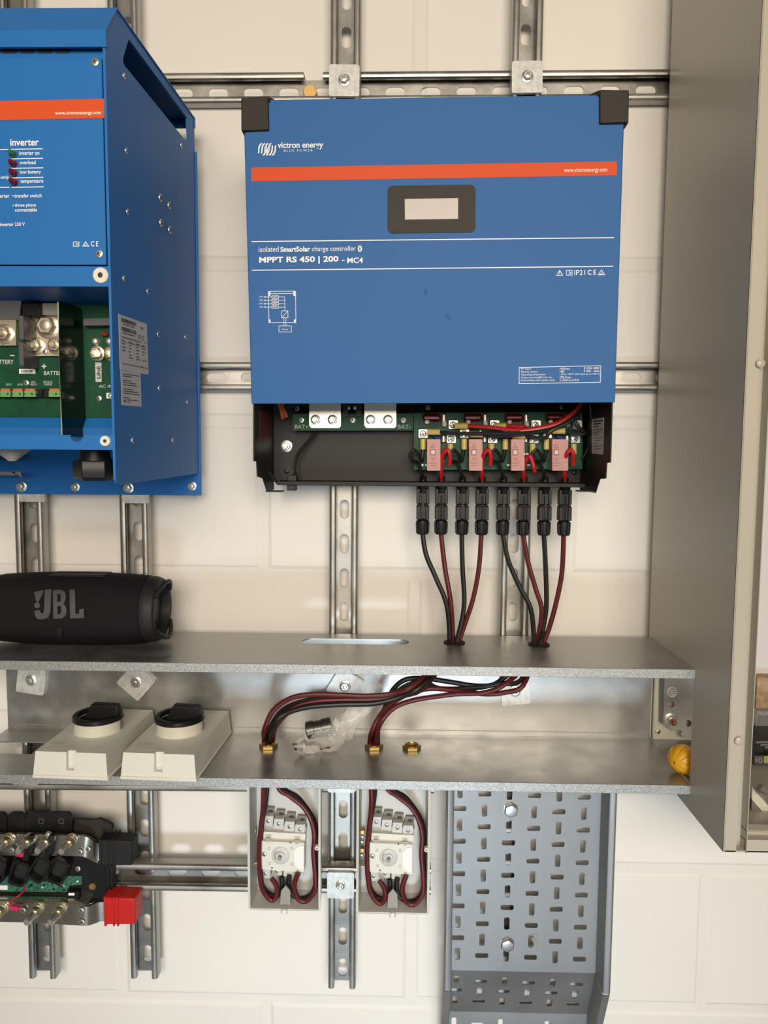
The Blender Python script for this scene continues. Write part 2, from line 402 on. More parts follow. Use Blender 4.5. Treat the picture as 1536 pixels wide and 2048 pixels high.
for px, py, q, rt, lab in ((63, 978, qv, 0.0, 'clamp plate on the leftmost rail showing just below the blue back plate'),
                          (270, 980.5, qv, 0.0, 'clamp plate showing just below the blue back plate near its right corner')):
    p = W(px, py, q+0.005); clamp(lab, (p.x, p.z), q, rt, half=0.0185, bs=0.003)
p = W(681, 1771, qv+SD+0.005); clamp('mottled square clamp plate bolted on the lowest rail between the switch boxes', (p.x, p.z), qv+SD, 0.0, half=0.0195, bolt=HEXNUT, bs=0.0045, dz=0.001)
p = W(683, 1559, qv+SD+0.005); clamp('clamp plate just under the trunking between the switch boxes', (p.x, p.z), qv+SD, 0.0, half=0.0195)
p = W(50, 1543, qv+SD+0.005); clamp('grey clamp plate just under the trunking left of the switch covers', (p.x, p.z), qv+SD, 0.0, half=0.0195)
# brass bolt head resting in the top rail
p = W(619, 185, 0.016)
t = thing('brass_bolt', 'brass hexagon bolt head sitting in the topmost level rail', 'bolt', (p.x, -0.004, p.z))
MB().lathe((p.x, -0.0024, p.z), (0.05, -1, 0), [(0.0045, 0), (0.0045, 0.007), (0.0100, 0.0072), (0.0106, 0.008), (0.0106, 0.0145), (0.0096, 0.0160)], 6).build('head', BRASSB, t)
MB().lathe((p.x, -0.0024, p.z), (0.05, -1, 0), [(0.0092, 0.0158), (0.0087, 0.0165)], 20).build('face', BRASSB, t)

# ------------------------------------------------------------------ perforated cable tray
QT = qv+0.0012
xl, xr = W(901, 1700, QT).x, W(1200, 1700, QT).x
zb1 = W(1040, 1942, QT).z; q2 = 0.004; zb2 = zb1-0.096; zend = zb2-0.10
tray = thing('cable_tray', 'perforated galvanised cable tray bolted to the wall below the trunking', 'cable tray', ((xl+xr)/2, -QT, zend))
ztt = zb-0.012
def bend(s):                               # run down the tray -> (q, z, normal)
    L1 = ztt-zb1; L2 = math.hypot(QT-q2, zb1-zb2)
    if s <= L1: return QT, ztt-s
    if s <= L1+L2: t = (s-L1)/L2; return QT+(q2-QT)*t, zb1+(zb2-zb1)*t
    return q2, zb2-(s-L1-L2)
L1 = ztt-zb1; L2 = math.hypot(QT-q2, zb1-zb2); L3 = zb2-zend
def base_seg(s0, s1, name):
    m = MB()
    qa, za = bend(s0+1e-6); qb_, zb_ = bend(s1-1e-6); L = s1-s0
    holes = []
    cw = (xr-xl)
    s_ref = ztt-W(918, 1616, QT).z          # a level slot of the first column
    for c in range(6):
        x = xl+(xr-xl)*(0.057+0.1652*c)
        k = -4
        while True:
            sc = s_ref+(k*0.0498)+(0.0265 if c % 2 == 1 else 0.0)+c*0.0006
            k += 1
            if sc > s1+0.05: break
            for ds, w, h in ((0, 0.0190, 0.0078), (0.0249, 0.0080, 0.0190)):
                y = sc+ds-s0
                if y-h/2 > 0.0015 and y+h/2 < L-0.0015 and not (c == 2 and (abs(s0+y-sb1) < 0.012 or abs(s0+y-sb2) < 0.012)):
                    holes.append(rrect(x-w/2, y-h/2, x+w/2, y+h/2, 0.0022, 2))
    m.sheet([[(xl, 0), (xr, 0), (xr, L), (xl, L)]]+holes,
            lambda x, y, z: Vector((x, -(qa+(qb_-qa)*y/L)-z, za+(zb_-za)*y/L)), 0, 0.0012)
    m.build(name, TRAY, tray, smooth=False)
b1, b2 = W(1021, 1618, QT), W(1014, 1886, QT)
sb1, sb2 = ztt-b1.z, ztt-b2.z
base_seg(0, L1, 'tray_base'); base_seg(L1, L1+L2, 'tray_base'); base_seg(L1+L2, L1+L2+L3, 'tray_base')
def flange(sg, s0, s1, nm):
    m = MB(); x = xl if sg < 0 else xr; fh, lp = 0.040, 0.009
    qa, za = bend(s0+1e-6); qb_, zb_ = bend(s1-1e-6)
    prof = strip([(0, 0), (0, fh-0.003), (0.0009, fh-0.0009), (0.003, fh), (lp-0.002, fh), (lp, fh-0.0015), (lp, fh-0.005)], 0.0012)
    v0 = [Vector((x+sg*u, -qa-w, za)) for u, w in prof]; v1 = [Vector((x+sg*u, -qb_-w, zb_)) for u, w in prof]; k = len(prof)
    m.add(v0+v1, [(i, (i+1) % k, k+(i+1) % k, k+i) for i in range(k)])
    for v in (v0, v1): m.add(v, [(i, i+1, k-2-i, k-1-i) for i in range(k//2-1)])
    m.build(nm, TRAY, tray)
for sg in (-1, 1):
    flange(sg, 0, L1+0.003, 'side_flange'); flange(sg, L1+0.006, L1+L2, 'side_flange'); flange(sg, L1+L2, L1+L2+L3, 'side_flange')
for b in (b1, b2): inst('bolt', BIGBOLT, (b.x, -QT-0.0012, b.z), FRONT, tray, 0.0092, 0.4)
m = MB().sheet([[ (0,0),(0.9,0.1),(1,0.35),(0.45,0.6),(1,1),(0.95,1.45),(0.2,1.5),(0,1.4),(0.6,1.35),(0.55,1.1),(0,0.75),(0.1,0.45),(0.5,0.3),(0,0.2)]], lambda x, y, z: W(1063+x*14, 1867+y*18, QT+0.0014)+FRONT*z, 0, 0.0002)
m.build('punched_mark', GREY_MID, tray)

# ------------------------------------------------------------------ right-hand enclosure
QC0 = 0.03
lo, hi = 0.1, 0.6
for _ in range(50):
    mid = (lo+hi)/2
    if W(1457, 1470, mid).x > XCAB: lo = mid
    else: hi = mid
QC1 = lo
zcb = W(1444, 1704, QC1).z; zct = ZC+0.75; XCR = XCAB+0.5; ct = 0.0018
cab = thing('enclosure', 'tall beige grey steel electrical enclosure with its door off, at the right edge', 'enclosure', ((XCAB+XCR)/2, -QC0, zcb))
cutq = [(QB+.004, zb+.001), (QF-.002, zb+.001), (QF-.002, zt-.013), (QB+.004, zt-.013)]
MB().sheet([[(QC0, zcb), (QC1, zcb), (QC1, zct), (QC0, zct)], cutq], lambda a, b, z: Vector((XCAB+z, -a, b)), 0, ct).build('side_panel', GREY_CAB, cab, smooth=False)
MB().box((XCR, -QC0, zcb), (XCR+ct, -QC1, zct)).build('side_panel', GREY_CAB, cab)
MB().box((XCAB+ct, -QC0, zcb), (XCR, -QC1, zcb+ct)).build('bottom_panel', GREY_CAB, cab)
MB().box((XCAB+ct, -QC0, zct-ct), (XCR, -QC1, zct)).build('top_panel', GREY_CAB, cab)
MB().box((XCAB+ct, -QC0, zcb), (XCR, -QC0-ct, zct)).build('back_panel', GREY_CAB, cab)
FL, GD, GW, LH = 0.0145, 0.012, 0.0095, 0.015
prof = strip([(0, 0), (FL, 0), (FL, -GD), (FL+GW, -GD), (FL+GW, LH-GD), (FL+GW+0.001, LH-GD)], -ct)
# vertical frame rail and bottom frame rail (front flange, gutter and sealing rim)
m = MB(); m.prism([Vector((XCAB+u, -QC1-w, zcb+0.0)) for u, w in prof], (0, 0, zct-zcb)); m.build('door_frame', GREY_CAB, cab, bev=0.0006)
m = MB(); m.prism([Vector((XCAB+FL+GW, -QC1-w, zcb+u)) for u, w in prof], (XCR-XCAB-FL-GW, 0, 0)); m.build('door_frame', GREY_CAB, cab, bev=0.0006)
for px, py in ((1521, 727), (1478, 1482)):
    p = W(px, py, QC1+ct); m = MB().lathe(p, FRONT, [(0.0048, 0), (0.0046, 0.0012), (0.0030, 0.0022), (0.0008, 0.0026)], 18); m.build('rivet', GREY_CAB, cab)
# ------------------------------------------------------------------ blue solar charge controller
PA, PB, PC = W(503, 807.5, 0.192), W(1230, 805, 0.199), W(486.5, 200, 0.201)
MN = (PB-PA).cross(PC-PA).normalized()
if MN.y > 0: MN = -MN
def mh(x, y): return hit(x, y, PA, MN)
def mo(x, y, z): return mh(x, y)+MN*z
mp = thing('solar_charge_controller', 'blue solar charge controller with orange stripe and small screen, open at the bottom', 'charge controller', (W(860, 985, 0.05).x, -0.05, W(860, 985, 0.05).z))
c4 = [mh(486.5, 200), mh(1250, 189), mh(1230, 805), mh(503, 807.5)]
MN2 = Vector((0, 1, 0))
def back(p, q): return Vector((p.x, -q, p.z))
ct_ = 0.0015
m = MB()
m.hexa([p-MN*0.0018 for p in c4], c4)
for i in (0, 1, 3):                       # top and both side walls of the cover
    a, b = c4[i], c4[(i+1) % 4]; ins = (sum(c4, Vector())/4)
    def inw(p): return p+(ins-p).normalized()*0.002
    m.hexa([a, b, back(b, 0.046), back(a, 0.046)], [inw(a), inw(b), back(inw(b), 0.046), back(inw(a), 0.046)])
cover = m.build('cover', BLUE, mp, bev=0.0006)
# black corner caps
for q4, tail in (([(483.5, 199), (537.5, 194.5), (539, 262.5), (484, 264.5)], (556, 195, 1)), ([(1198, 182), (1256.5, 183), (1255.5, 248), (1198, 249.5)], (1180, 181, -1))):
    fr = [mh(*p)+MN*0.004 for p in q4]
    m = MB(); m.hexa([back(p, 0.06) for p in fr], fr); cap = m.build('corner_cap', CAPP, mp, bev=0.0012)
    i = 1 if tail[2] > 0 else 0
    e0 = mh(q4[i][0], q4[i][1]); e1 = mh(tail[0], tail[1])
    m = MB(); m.hexa([e0+MN*.003, e1-MN*.012, e1-MN*.012+Vector((0, 0, -.004)), e0+MN*.003+Vector((0, 0, -.006))], [back(p, 0.07) for p in (e0, e1, e1+Vector((0, 0, -.004)), e0+Vector((0, 0, -.006)))])
    m.build('cap_tab', CAPP, cap, bev=0.0005)
    s = 1 if tail[2] < 0 else -1          # small wedge below each cap, along the cover's side
    a = mh(q4[2 if s > 0 else 3][0], q4[2][1]); b = mh(q4[2 if s > 0 else 3][0]-s*6, q4[2][1]+9)
    m = MB(); m.prism([a+MN*.002, b-MN*.002, b-MN*.06, a-MN*.06], (-s*.003, 0, 0)); m.build('cap_skirt', CAPP, cap)
OFF = MN*0.0004
def pr(name, loops, material=WHITE, parent=None, z=0.0004):
    m = MB()
    for lp in loops: m.sheet(lp if isinstance(lp[0][0], (tuple, list)) else [lp], mo, z, z)
    return m.build(name, material, parent or cover, smooth=False)
def tx(name, body, quad, material=WHITE, bold=0.0, z=0.0006):
    m = MB(); m.text(body, quad, mh, MN*z, bold); return m.build(name, material, cover, smooth=False)
def skew(x0, y0, x1, y1, s=-0.0165):       # the panel's own slant
    return ((x0, y0), (x1, y0+(x1-x0)*s), (x1, y1+(x1-x0)*s), (x0, y1))
pr('orange_stripe', [[(503, 335.5), (1233.5, 323), (1233.5, 351), (503, 363)]], ORANGE)
tx('web_address', 'www.victronenergy.com', ((1128, 337.2), (1214, 335.8), (1214, 346), (1128, 347.2)), z=0.0008)
# brand emblem: two interleaved runs of slanted loops
lg = []
for k in range(4):
    x = 516+k*6.2
    lg.append([(x, 307-k*0.2), (x+1.0, 294), (x+4, 288), (x+8.5, 286), (x+8, 288.5), (x+5, 291), (x+3.6, 296), (x+2.4, 307-k*0.2)])
for k in range(4):
    x = 552.5-k*6.2
    lg.append([(x, 291+k*0.2), (x-1.0, 303), (x-4, 310), (x-8.5, 312), (x-8, 309.5), (x-5, 306), (x-3.6, 301), (x-2.4, 291+k*0.2)])
lg.append([(538.5, 287), (541.8, 290), (535.0, 308.5), (531.8, 305)])
pr('logo', lg)
tx('brand_lettering', 'victron energy', ((555.5, 285.2), (646.5, 284), (646.5, 299.5), (555.5, 300.5)), bold=0.018)
tx('brand_lettering', 'B L U E   P O W E R', ((568, 299.6), (625, 298.8), (625, 303.2), (568, 304)))
bz = MB().sheet([[(x, y+(x-775)*-0.012) for x, y in rrect(775, 372, 951, 467, 11, 5)]], mo, 0, 0.0012).build('display_bezel', CAPP, cover)
MB().sheet([[(809.5, 399), (916, 397), (916, 438.5), (810, 440)]], mo, 0.0013, 0.0016).build('display_screen', SCREEN, bz)
pr('rule_line', [line(503, 483.3, 1228, 475.5, 1.9)]); pr('rule_line', [line(504, 540.7, 1226, 532.8, 1.9)])
tx('model_text', 'isolated', ((517.5, 493.6), (557.5, 492.9), (557.5, 503.8), (517.5, 504.5)))
tx('model_text', 'SmartSolar', ((561, 493.8), (620.5, 492.8), (620.5, 503.4), (561, 504.3)), bold=0.03)
tx('model_text', 'charge controller', ((624, 493.4), (711.5, 492), (711.5, 504.4), (624, 505.6)))
tx('model_text', 'MPPT RS 450 | 200', ((518.5, 514.2), (677, 512), (677, 527), (518.5, 529.2)), bold=0.03)
tx('model_text', '-', ((683.5, 520.2), (689.5, 520.1), (689.5, 521.8), (683.5, 521.9)))
tx('model_text', 'MC4', ((694.5, 515.6), (726, 515), (726, 526.2), (694.5, 526.8)), bold=0.02)
pr('wireless_icon', [circ(719.8, 497.5, 4.2, 14, 6.6)]); pr('wireless_icon', [line(717.8, 494.8, 722, 500), line(722, 495, 717.8, 500.2), line(719.9, 492.5, 719.9, 502.5)] if False else [line(717.6, 494.9, 721.8, 499.8, 1), line(721.8, 495.2, 717.6, 500.1, 1), line(719.9, 492.8, 719.9, 502.2, 1)], BLUE, z=0.0008)
def tri(cx, cy, w, h, t=1.2):
    return [[(cx-w/2, cy+h/2), (cx+w/2, cy+h/2), (cx, cy-h/2)], [(cx-w/2+t*1.6, cy+h/2-t), (cx+w/2-t*1.6, cy+h/2-t), (cx, cy-h/2+t*2)]]
def book(x0, y0, x1, y1, t=1.1):
    xm = (x0+x1)/2
    return [[[(x0, y0+1), (xm, y0), (x1, y0+1), (x1, y1), (x0, y1)], [(x0+t, y0+1+t), (xm-t/2, y0+t), (xm-t/2, y1-t), (x0+t, y1-t)], [(xm+t/2, y0+t), (x1-t, y0+1+t), (x1-t, y1-t), (xm+t/2, y1-t)]],
            line(xm+3, y0+4, xm+3, y1-3, 1.6)]
pr('symbol', [tri(1119.3, 545.5, 14, 12), line(1119.3, 542.5, 1119.3, 549, 1.3)]); pr('symbol', book(1132, 540, 1144.5, 551))
tx('rating_text', 'IP21', ((1148.5, 540.4), (1170, 540), (1170, 550), (1148.5, 550.4)))
tx('rating_text', 'C E', ((1175, 540), (1191.5, 539.8), (1191.5, 549.6), (1175, 550)), bold=0.02)
pr('symbol', [tri(1202.8, 544.6, 15, 11.4), line(1200, 547, 1202, 549, 1.2), line(1202, 549, 1206, 544, 1.2)])
# wiring diagram
dg = [line(537, 583, 591, 582.5, 1.1), line(539, 587.5, 590, 587, 1.0), line(537, 583, 538, 645, 1.0), line(591, 583, 592, 645, 1.0), line(538, 645.3, 592, 645, 1.0)]
for x, y in ((536, 583), (587, 583)): dg.append([(x, y), (x+5, y), (x+5, y+9), (x, y+9)])
for x, y in ((537, 639), (588, 639)): dg.append([(x, y), (x+4, y), (x+4, y+7), (x, y+7)])
for k, y in enumerate((594, 600.8, 607.6, 614.4)):
    dg += [line(531, y, 544, y, .9), line(557.5, y, 570, y, .9)]
    dg.append([[(543.5, y-2.9), (557.5, y-2.9), (557.5, y+2.7), (543.5, y+2.7)], [(544.3, y-2.1), (556.7, y-2.1), (556.7, y+1.9), (544.3, y+1.9)]])
    tx('diagram_text', 'PV%d' % (k+1), ((519.5, y-1.8), (526.5, y-1.8), (526.5, y+1.6), (519.5, y+1.6))); tx('diagram_text', 'MPPT', ((546, y-1.5), (555, y-1.5), (555, y+1.3), (546, y+1.3)))
    dg.append([circ(529.8, y, 1.7, 10), circ(529.8, y, .9, 10)])
dg += [line(569.5, 594, 570, 622, .9), [[(563, 621.5), (576.5, 621.5), (576.5, 636), (563, 636)], [(563.9, 622.4), (575.6, 622.4), (575.6, 635.1), (563.9, 635.1)]], line(564, 635, 576, 622, .9), line(568, 636, 568, 652, .8), line(572, 636, 572, 652, .8),
       [[(557.5, 651.5), (583.5, 651.5), (583.5, 664.5), (557.5, 664.5)], [(558.4, 652.4), (582.6, 652.4), (582.6, 663.6), (558.4, 663.6)]]]
pr('wiring_diagram', dg); tx('diagram_text', 'Battery', ((564.5, 657.2), (576.5, 657.2), (576.5, 661), (564.5, 661)))
# ratings table
tb = [(1038.5, 735), (1201.5, 731.5), (1200.5, 764.5), (1038, 767.5)]
pr('ratings_frame', [line(*tb[0], *tb[1], 1.1), line(*tb[1], *tb[2], 1.1), line(*tb[2], *tb[3], 1.1), line(*tb[3], *tb[0], 1.1), line(1169, 733.5, 1169, 744, .9)] + [line(1187, y, 1198.5, y-.2, .8) for y in (735.2, 737.2, 740.8, 742.8)])
rows = [('PV input', 1042, 1062, ': 450Vmax', 1118, 1139), ('Battery output', 1042, 1075, ': 48V', 1118, 1129), ('Operating temperature', 1042, 1091, ': -40 to +60°C (full rated up to +40°C)', 1118, 1199), ('Output derating@Tamb max', 1042, 1104, ': 70% Pmax', 1118, 1141), ('External fuse interrupting rating', 1042, 1109, ': 1x250A or 2x125A', 1118, 1158)]
for i, (a, x0, x1, b, u0, u1) in enumerate(rows):
    y = 736.0+i*5.72
    tx('ratings_text', a, skew(x0, y, x1, y+4.6, -0.012)); tx('ratings_text', b, skew(u0, y-.8, u1, y+3.8, -0.012))
tx('ratings_text', '4X20A', skew(1171.5, 734.5, 1184.5, 738.6, -0.01)); tx('ratings_text', '200A', skew(1171.5, 740.2, 1182, 744.3, -0.01))
for px, py in ((489.5, 336), (1248.5, 325), (501, 752), (1233, 752)):   # dimples on the cover's sides
    p = mh(px, py)-MN*0.012; m = MB().lathe(p, (1 if px > 800 else -1, 0, 0), [(0.0035, -0.003), (0.0032, 0.0006), (0.001, 0.0012)], 12); m.build('side_screw', BLUE, cover)

SMUDGE = mat('finger_smudge', (0.02, 0.05, 0.12), 0.6, alpha=0.07, spec=0.1)
for k, (cx, cy, a, b) in enumerate(((851, 584, 5, 9), (851, 584, 3, 6), (895, 633, 5, 10), (896, 634, 3, 7))):
    t_ = -0.6 if k > 1 else 0.0
    pr('finger_smudge', [[(cx+x*math.cos(t_)-y*math.sin(t_), cy+x*math.sin(t_)+y*math.cos(t_)) for x, y in circ(0, 0, a, 18, b)]], SMUDGE, z=0.0003+k*.0001)
# chassis below the cover
XS0, XS1 = W(506, 860, 0.192).x, W(1224.5, 860, 0.197).x
def side(x, pts, th):
    poly = [WX(px, py, x) for px, py in pts]; zt_ = mh(860, 790).z
    q = [-p.y for p in poly]
    prof = [(0.052, zt_), (q[0], zt_)]+[(-p.y, p.z) for p in poly]+[(0.052, poly[-1].z)]
    m = MB(); m.sheet([prof], lambda a, b, z: Vector((x+z, -a, b)), 0, th); m.build('side_panel', BLACKP, mp, smooth=False)
side(XS0, [(506, 808), (506, 922), (512, 923), (513.5, 953), (524.5, 957), (533, 983)], 0.0015)
side(XS1, [(1226, 806), (1222.5, 925), (1215, 926), (1213, 957), (1201, 958), (1192, 986)], -0.0015)
bz0 = W(860, 966, 0.07).z
MB().box((XS0, -0.050, bz0), (XS1, -0.052, mh(860, 790).z)).build('back_panel', BLACKP, mp)
MB().box((XS0+.004, -0.052, mh(860, 800).z+.004), (XS1-.004, -0.186, mh(860, 800).z+.006)).build('inner_ceiling', BLACKP, mp)
q_bp = 0.092
bx0, bx1 = W(553, 968, q_bp).x, W(1171, 968, q_bp).x; bzt = W(860, 964.5, q_bp).z
conx = [846, 883, 925, 964.5, 1007, 1048, 1090, 1130]; QCON = 0.075
con = [W(x, 968, QCON) for x in conx]
MB().box((bx0, -0.052, bzt-.0055), (bx1, -q_bp, bzt)).build('bottom_plate', BLACKP, mp, bev=0.0006)
for px, s in ((531, 1), (1192, -1)):        # mounting feet
    x = XS0 if s > 0 else XS1
    a = WX(px, 984, x); m = MB(); m.box((x, a.y, a.z), (x+s*0.022, a.y+.018, a.z+.0015)); m.build('foot_tab', BLACKP, mp)
    m = MB(); m.prism([(bx0 if s > 0 else bx1, -q_bp, bzt-.004), (x, -0.10, bzt+.012), (x, -0.098, bzt+.012), (bx0 if s > 0 else bx1, -q_bp+.002, bzt-.004)], (0, 0, .006)); m.build('foot_brace', BLACKP, mp)
# stickers
MB().sheet([[(519, 822), (544, 822), (544, 881), (519, 882)]], lambda x, y, z: WX(x, y, XS0+.0017)+Vector((1, 0, 0))*z, 0, 0.0002).build('red_sticker', mat('dark_red_sticker', (0.10, 0.012, 0.016), 0.5), mp)
st = MB().sheet([[(1184, 838), (1208, 835), (1206, 909), (1184, 907)]], lambda x, y, z: WX(x, y, XS1-.0017)-Vector((1, 0, 0))*z, 0, 0.0002).build('rating_sticker', LABEL, mp)
m = MB()
for k in range(11): m.sheet([line(1186.5, 843+k*5.6, 1205-(k % 3)*4, 841+k*5.6, 2.6 if k < 3 else 1.1)], lambda x, y, z: WX(x, y, XS1-.0021), 0, 0)
m.build('sticker_print', INK, st)
# fixings on the back panel
inst('earth_stud', HEXNUT, W(573, 892, 0.052), FRONT, mp, 0.0055)
for px, py in ((573.5, 943), (1148, 945)):
    m = MB(); m.lathe(W(px, py, 0.052), FRONT, [(0.0085, 0), (0.0085, .0012), (0.0068, .0012), (0.0068, .0004)], 20); m.lathe(W(px, py, 0.052), FRONT, [(0.0034, 0), (0.0034, .004), (0.0022, .0045)], 6); m.build('wall_fixing', PLASTIC, mp)
for px, py in ((594, 817), (856, 816), (1124, 815)): inst('screw', PAN, W(px, py, 0.054), FRONT, mp, 0.004)
# battery board
QP = 0.074
bb = MB().sheet([[(585.5, 828), (826, 827), (826, 861), (585.5, 861.5)]], on(QP), 0, 0.002).build('battery_board', PCB, mp)
for x0, x1, bx in ((619, 682, (631, 665)), (729, 792.5, (741, 776))):
    pl = MB().sheet([[(x0, 806), (x1, 806), (x1, 852), (x1-3.5, 856), (x0+4, 856), (x0, 851)]], on(QP+.002), 0, 0.003).build('terminal_plate', mat('tinned_plate', (0.74, 0.71, 0.65), 0.33, 0.9), mp, bev=0.0004)
    for b in bx: inst('terminal_nut', HEXNUT, W(b, 839.5, QP+.005), FRONT, pl, 0.0043, .3)
def bt(body, quad, parent, q, material=WHITE):
    m = MB(); m.text(body, quad, upright(q), Vector((0, 0, 0))); return m.build('board_print', material, parent, smooth=False)
PRINT = mat('dull_board_print', (0.42, 0.48, 0.44), 0.6)
bt('BAT+', ((590, 849.5), (616.5, 857)), bb, QP+.0023, PRINT); bt('BAT-', ((795.5, 849.5), (821.5, 857)), bb, QP+.0023, PRINT)
for px in (603, 705.5, 806.5): inst('screw', PAN, W(px, 840, QP+.002), FRONT, mp, 0.0042)
for x0, x1 in ((686, 697), (713, 724)): MB().sheet([rrect(x0, 808, x1, 833, 1)], on(QP+.002), 0, 0.008).build('fuse_block', PLASTIC, mp)
for px in (697.5, 710.5): MB().lathe(W(px, 816, QP+.004), FRONT, [(0.0022, 0), (0.0028, .002), (0.0022, .005), (0.0005, .006)], 12).build('wax_blob', mat('white_wax', (0.6, 0.56, 0.5), 0.5), mp)
m = MB(); m.tube([W(557, 806, .09), W(561, 815, .092), W(564, 828, .09), W(566, 836, .085)], 0.0026, 8); m.tube([W(566, 806, .088), W(565, 815, .09), W(571, 826, .09), W(573, 834, .088)], 0.0022, 8); m.build('orange_wire', mat('orange_insulation', (0.55, 0.13, 0.03), 0.45), mp)
for d in (0, 5):
    m = MB(); m.tube([W(634-d, 861, .07), W(622-d, 880, .07), W(606-d, 898, .075), W(595-d*.7, 915, .078), W(590, 938, .08), W(589+d, 952, .08)], 0.0012, 6); m.build('sensor_wire', BLKC, mp)
m = MB(); p = W(586, 958, .08); m.box((p.x-.006, -.075, bzt), (p.x+.006, -.088, bzt+.008)); m.box((p.x-.007, -.074, bzt-.013), (p.x+.005, -.089, bzt-.0055)); m.build('wire_gland', PLASTIC, mp, bev=.0006)
# solar input board
sbd = MB().sheet([[(827.5, 826), (1164, 824), (1164, 938), (828, 940)]], on(QP), 0, 0.002).build('solar_board', PCB, mp)
SOLD = mat('solder', (0.36, 0.36, 0.355), 0.35, 0.9)
CRIMP = mat('yellow_crimp_sleeve', (0.50, 0.41, 0.12), 0.35)
RELAY = mat('pink_fuse_relay', (0.45, 0.215, 0.20), 0.45, var=0.08, vs=200)
CAPR = mat('dark_red_capacitor', (0.10, 0.005, 0.006), 0.2)
for k in range(4):
    o = k*82.3
    m = MB(); m.tube([W(846+o, 835, .082), W(849+o, 835, .082), W(877+o, 835, .082), W(880+o, 835, .082)], [.0035, .0052, .0052, .0035], 12, sub=1); m.build('capacitor', CAPR, mp)
    MB().lathe(W(854+o, 844, .082), FRONT, [(.0022, 0), (.0034, .002), (.0026, .004), (.0004, .005)], 10).build('solder_blob', mat('white_wax', (0.6, 0.56, 0.5), 0.5), mp)
    MB().cyl(W(887.5+o, 830, .082), W(887.5+o, 842, .082), .0038).build('glass_fuse', NICKEL, mp)
    MB().cyl(W(888+o, 842, .081), W(889+o, 853, .081), .0034).build('ceramic_post', GREY_PL2, mp)
    MB().cyl(W(887+o, 872, .081), W(887+o, 884, .081), .0036).build('glass_fuse', NICKEL, mp)
    rl = MB().sheet([rrect(853+o-(k==3)*2, 879, 879+o+(k==3)*3, 940.5, 1.2)], on(QP+.002), 0, 0.022).build('relay', RELAY, mp, bev=.0008)
    m = MB(); xx = 865.5+o
    qr = QP+.0245
    m.sheet(tri(xx, 891, 10, 9, 1), on(qr), 0, 0); m.sheet([rrect(xx-5.5, 898, xx+5.5, 911, 2), rrect(xx-4, 899.5, xx+4, 909.5, 1.5)], on(qr), 0, 0)
    m.text('OK', ((xx-4.5, 915), (xx+5, 921)), upright(qr), Vector()); m.sheet([line(xx-8, 926, xx+8, 926, 1)], on(qr), 0, 0); m.sheet([line(xx-6, 931, xx+6, 931, 1)], on(qr), 0, 0)
    m.build('relay_print', mat('rose_print', (0.28, 0.07, 0.07), 0.5), rl, smooth=False)
    MB().sheet([rrect(xx-3, 901, xx+4, 908, 1)], on(qr), 0, 0.0004).build('indicator_window', GREY_PL2, rl)
    # terminals with screws
    for tx_, ty in ((846, 868), (902, 878), (906, 850)):
        tp = MB().sheet([rrect(tx_-9+o, ty-9, tx_+9+o, ty+8, 2)], on(QP+.002), 0, 0.006).build('terminal', SOLD, mp, bev=.0004)
        inst('screw', PAN, W(tx_+o, ty, QP+.008), FRONT, tp, 0.0048, random.random())
    MB().cyl(W(846+o, 878, .084), W(846+o, 899, .084), .0040).build('crimp_sleeve', CRIMP, mp)
    MB().cyl(W(900.5+o, 888, .084), W(900.5+o, 908, .084), .0042).build('crimp_sleeve', CRIMP, mp)
    m = MB(); m.tube([W(867+o, 872, .082), W(873+o, 875, .083), W(880+o, 877, .082)], .0026, 8); m.build('blue_varistor', mat('blue_component', (0.02, 0.06, 0.35), 0.35), mp)
    # short loops from the sockets to the terminals
    bx, rx = conx[2*k], conx[2*k+1]
    m = MB(); m.tube([W(bx, 962, QCON), W(bx-3, 945, .085), W(bx-11, 925, .09), W(bx-22, 921, .098), W(bx-25, 908, .10), W(bx-17, 900, .10), W(bx-8, 910, .096), W(bx-2, 922, .088), W(846+o, 899, .084)], .0024, 8); m.build('socket_wire', BLKC, mp)
    m = MB(); m.tube([W(rx, 962, QCON), W(rx-1, 945, .086), W(rx, 920, .094), W(rx+5, 905, .10), W(rx+12, 900, .102), W(rx+17, 912, .102), W(rx+16, 930, .098)] if k != 2 else [W(rx, 962, QCON), W(rx-1, 945, .086), W(rx+2, 925, .094), W(rx+12, 912, .10), W(rx+19, 930, .10), W(rx+21, 943, .096)], .0029, 8); m.build('socket_wire', REDW, mp)
    # small board components
    for j in range(7):
        x, y = random.uniform(838, 905)+o, random.choice((862, 872, 908, 930, 922)); s = random.uniform(1.5, 3.5)
        MB().sheet([rrect(x-s, y-1.6, x+s, y+1.6, .5)], on(QP+.002), 0, .002).build('board_component', random.choice((SOLD, PLASTIC, GREY_PL2)), mp)
# wire loom across the board
for j, (x0, y0, mt) in enumerate(((935, 852, REDW), (1012, 852, REDW), (880, 864, BLKC), (965, 869, BLKC), (1050, 872, BLKC), (1130, 862, BLKC))):
    m = MB(); dy = j*3.2
    pts = [W(x0, y0, .098), W(x0+40, y0+2+j*.5, .102)]
    if x0 < 1040: pts += [W(1040, 860+dy*.9, .104+j*.001)]
    pts += [W(1100, 850+dy, .105), W(1135, 833+dy, .103), W(1158, 812+dy, .10), W(1166, 800, .10)] if x0 < 1100 else [W(1150, 845, .105), W(1168, 812, .1), W(1172, 800, .1)]
    m.tube(pts, .0025, 8); m.build('loom_wire', mt, mp)
    MB().cyl(W(x0-24, y0, .092), W(x0+1, y0, .097), .0042).build('crimp_sleeve', CRIMP, mp)
m = MB(); m.tube([W(1180, 808, .11), W(1183, 850, .10), W(1178, 890, .09), W(1164, 918, .082)], .0014, 6); m.build('sensor_wire', BLKC, mp)
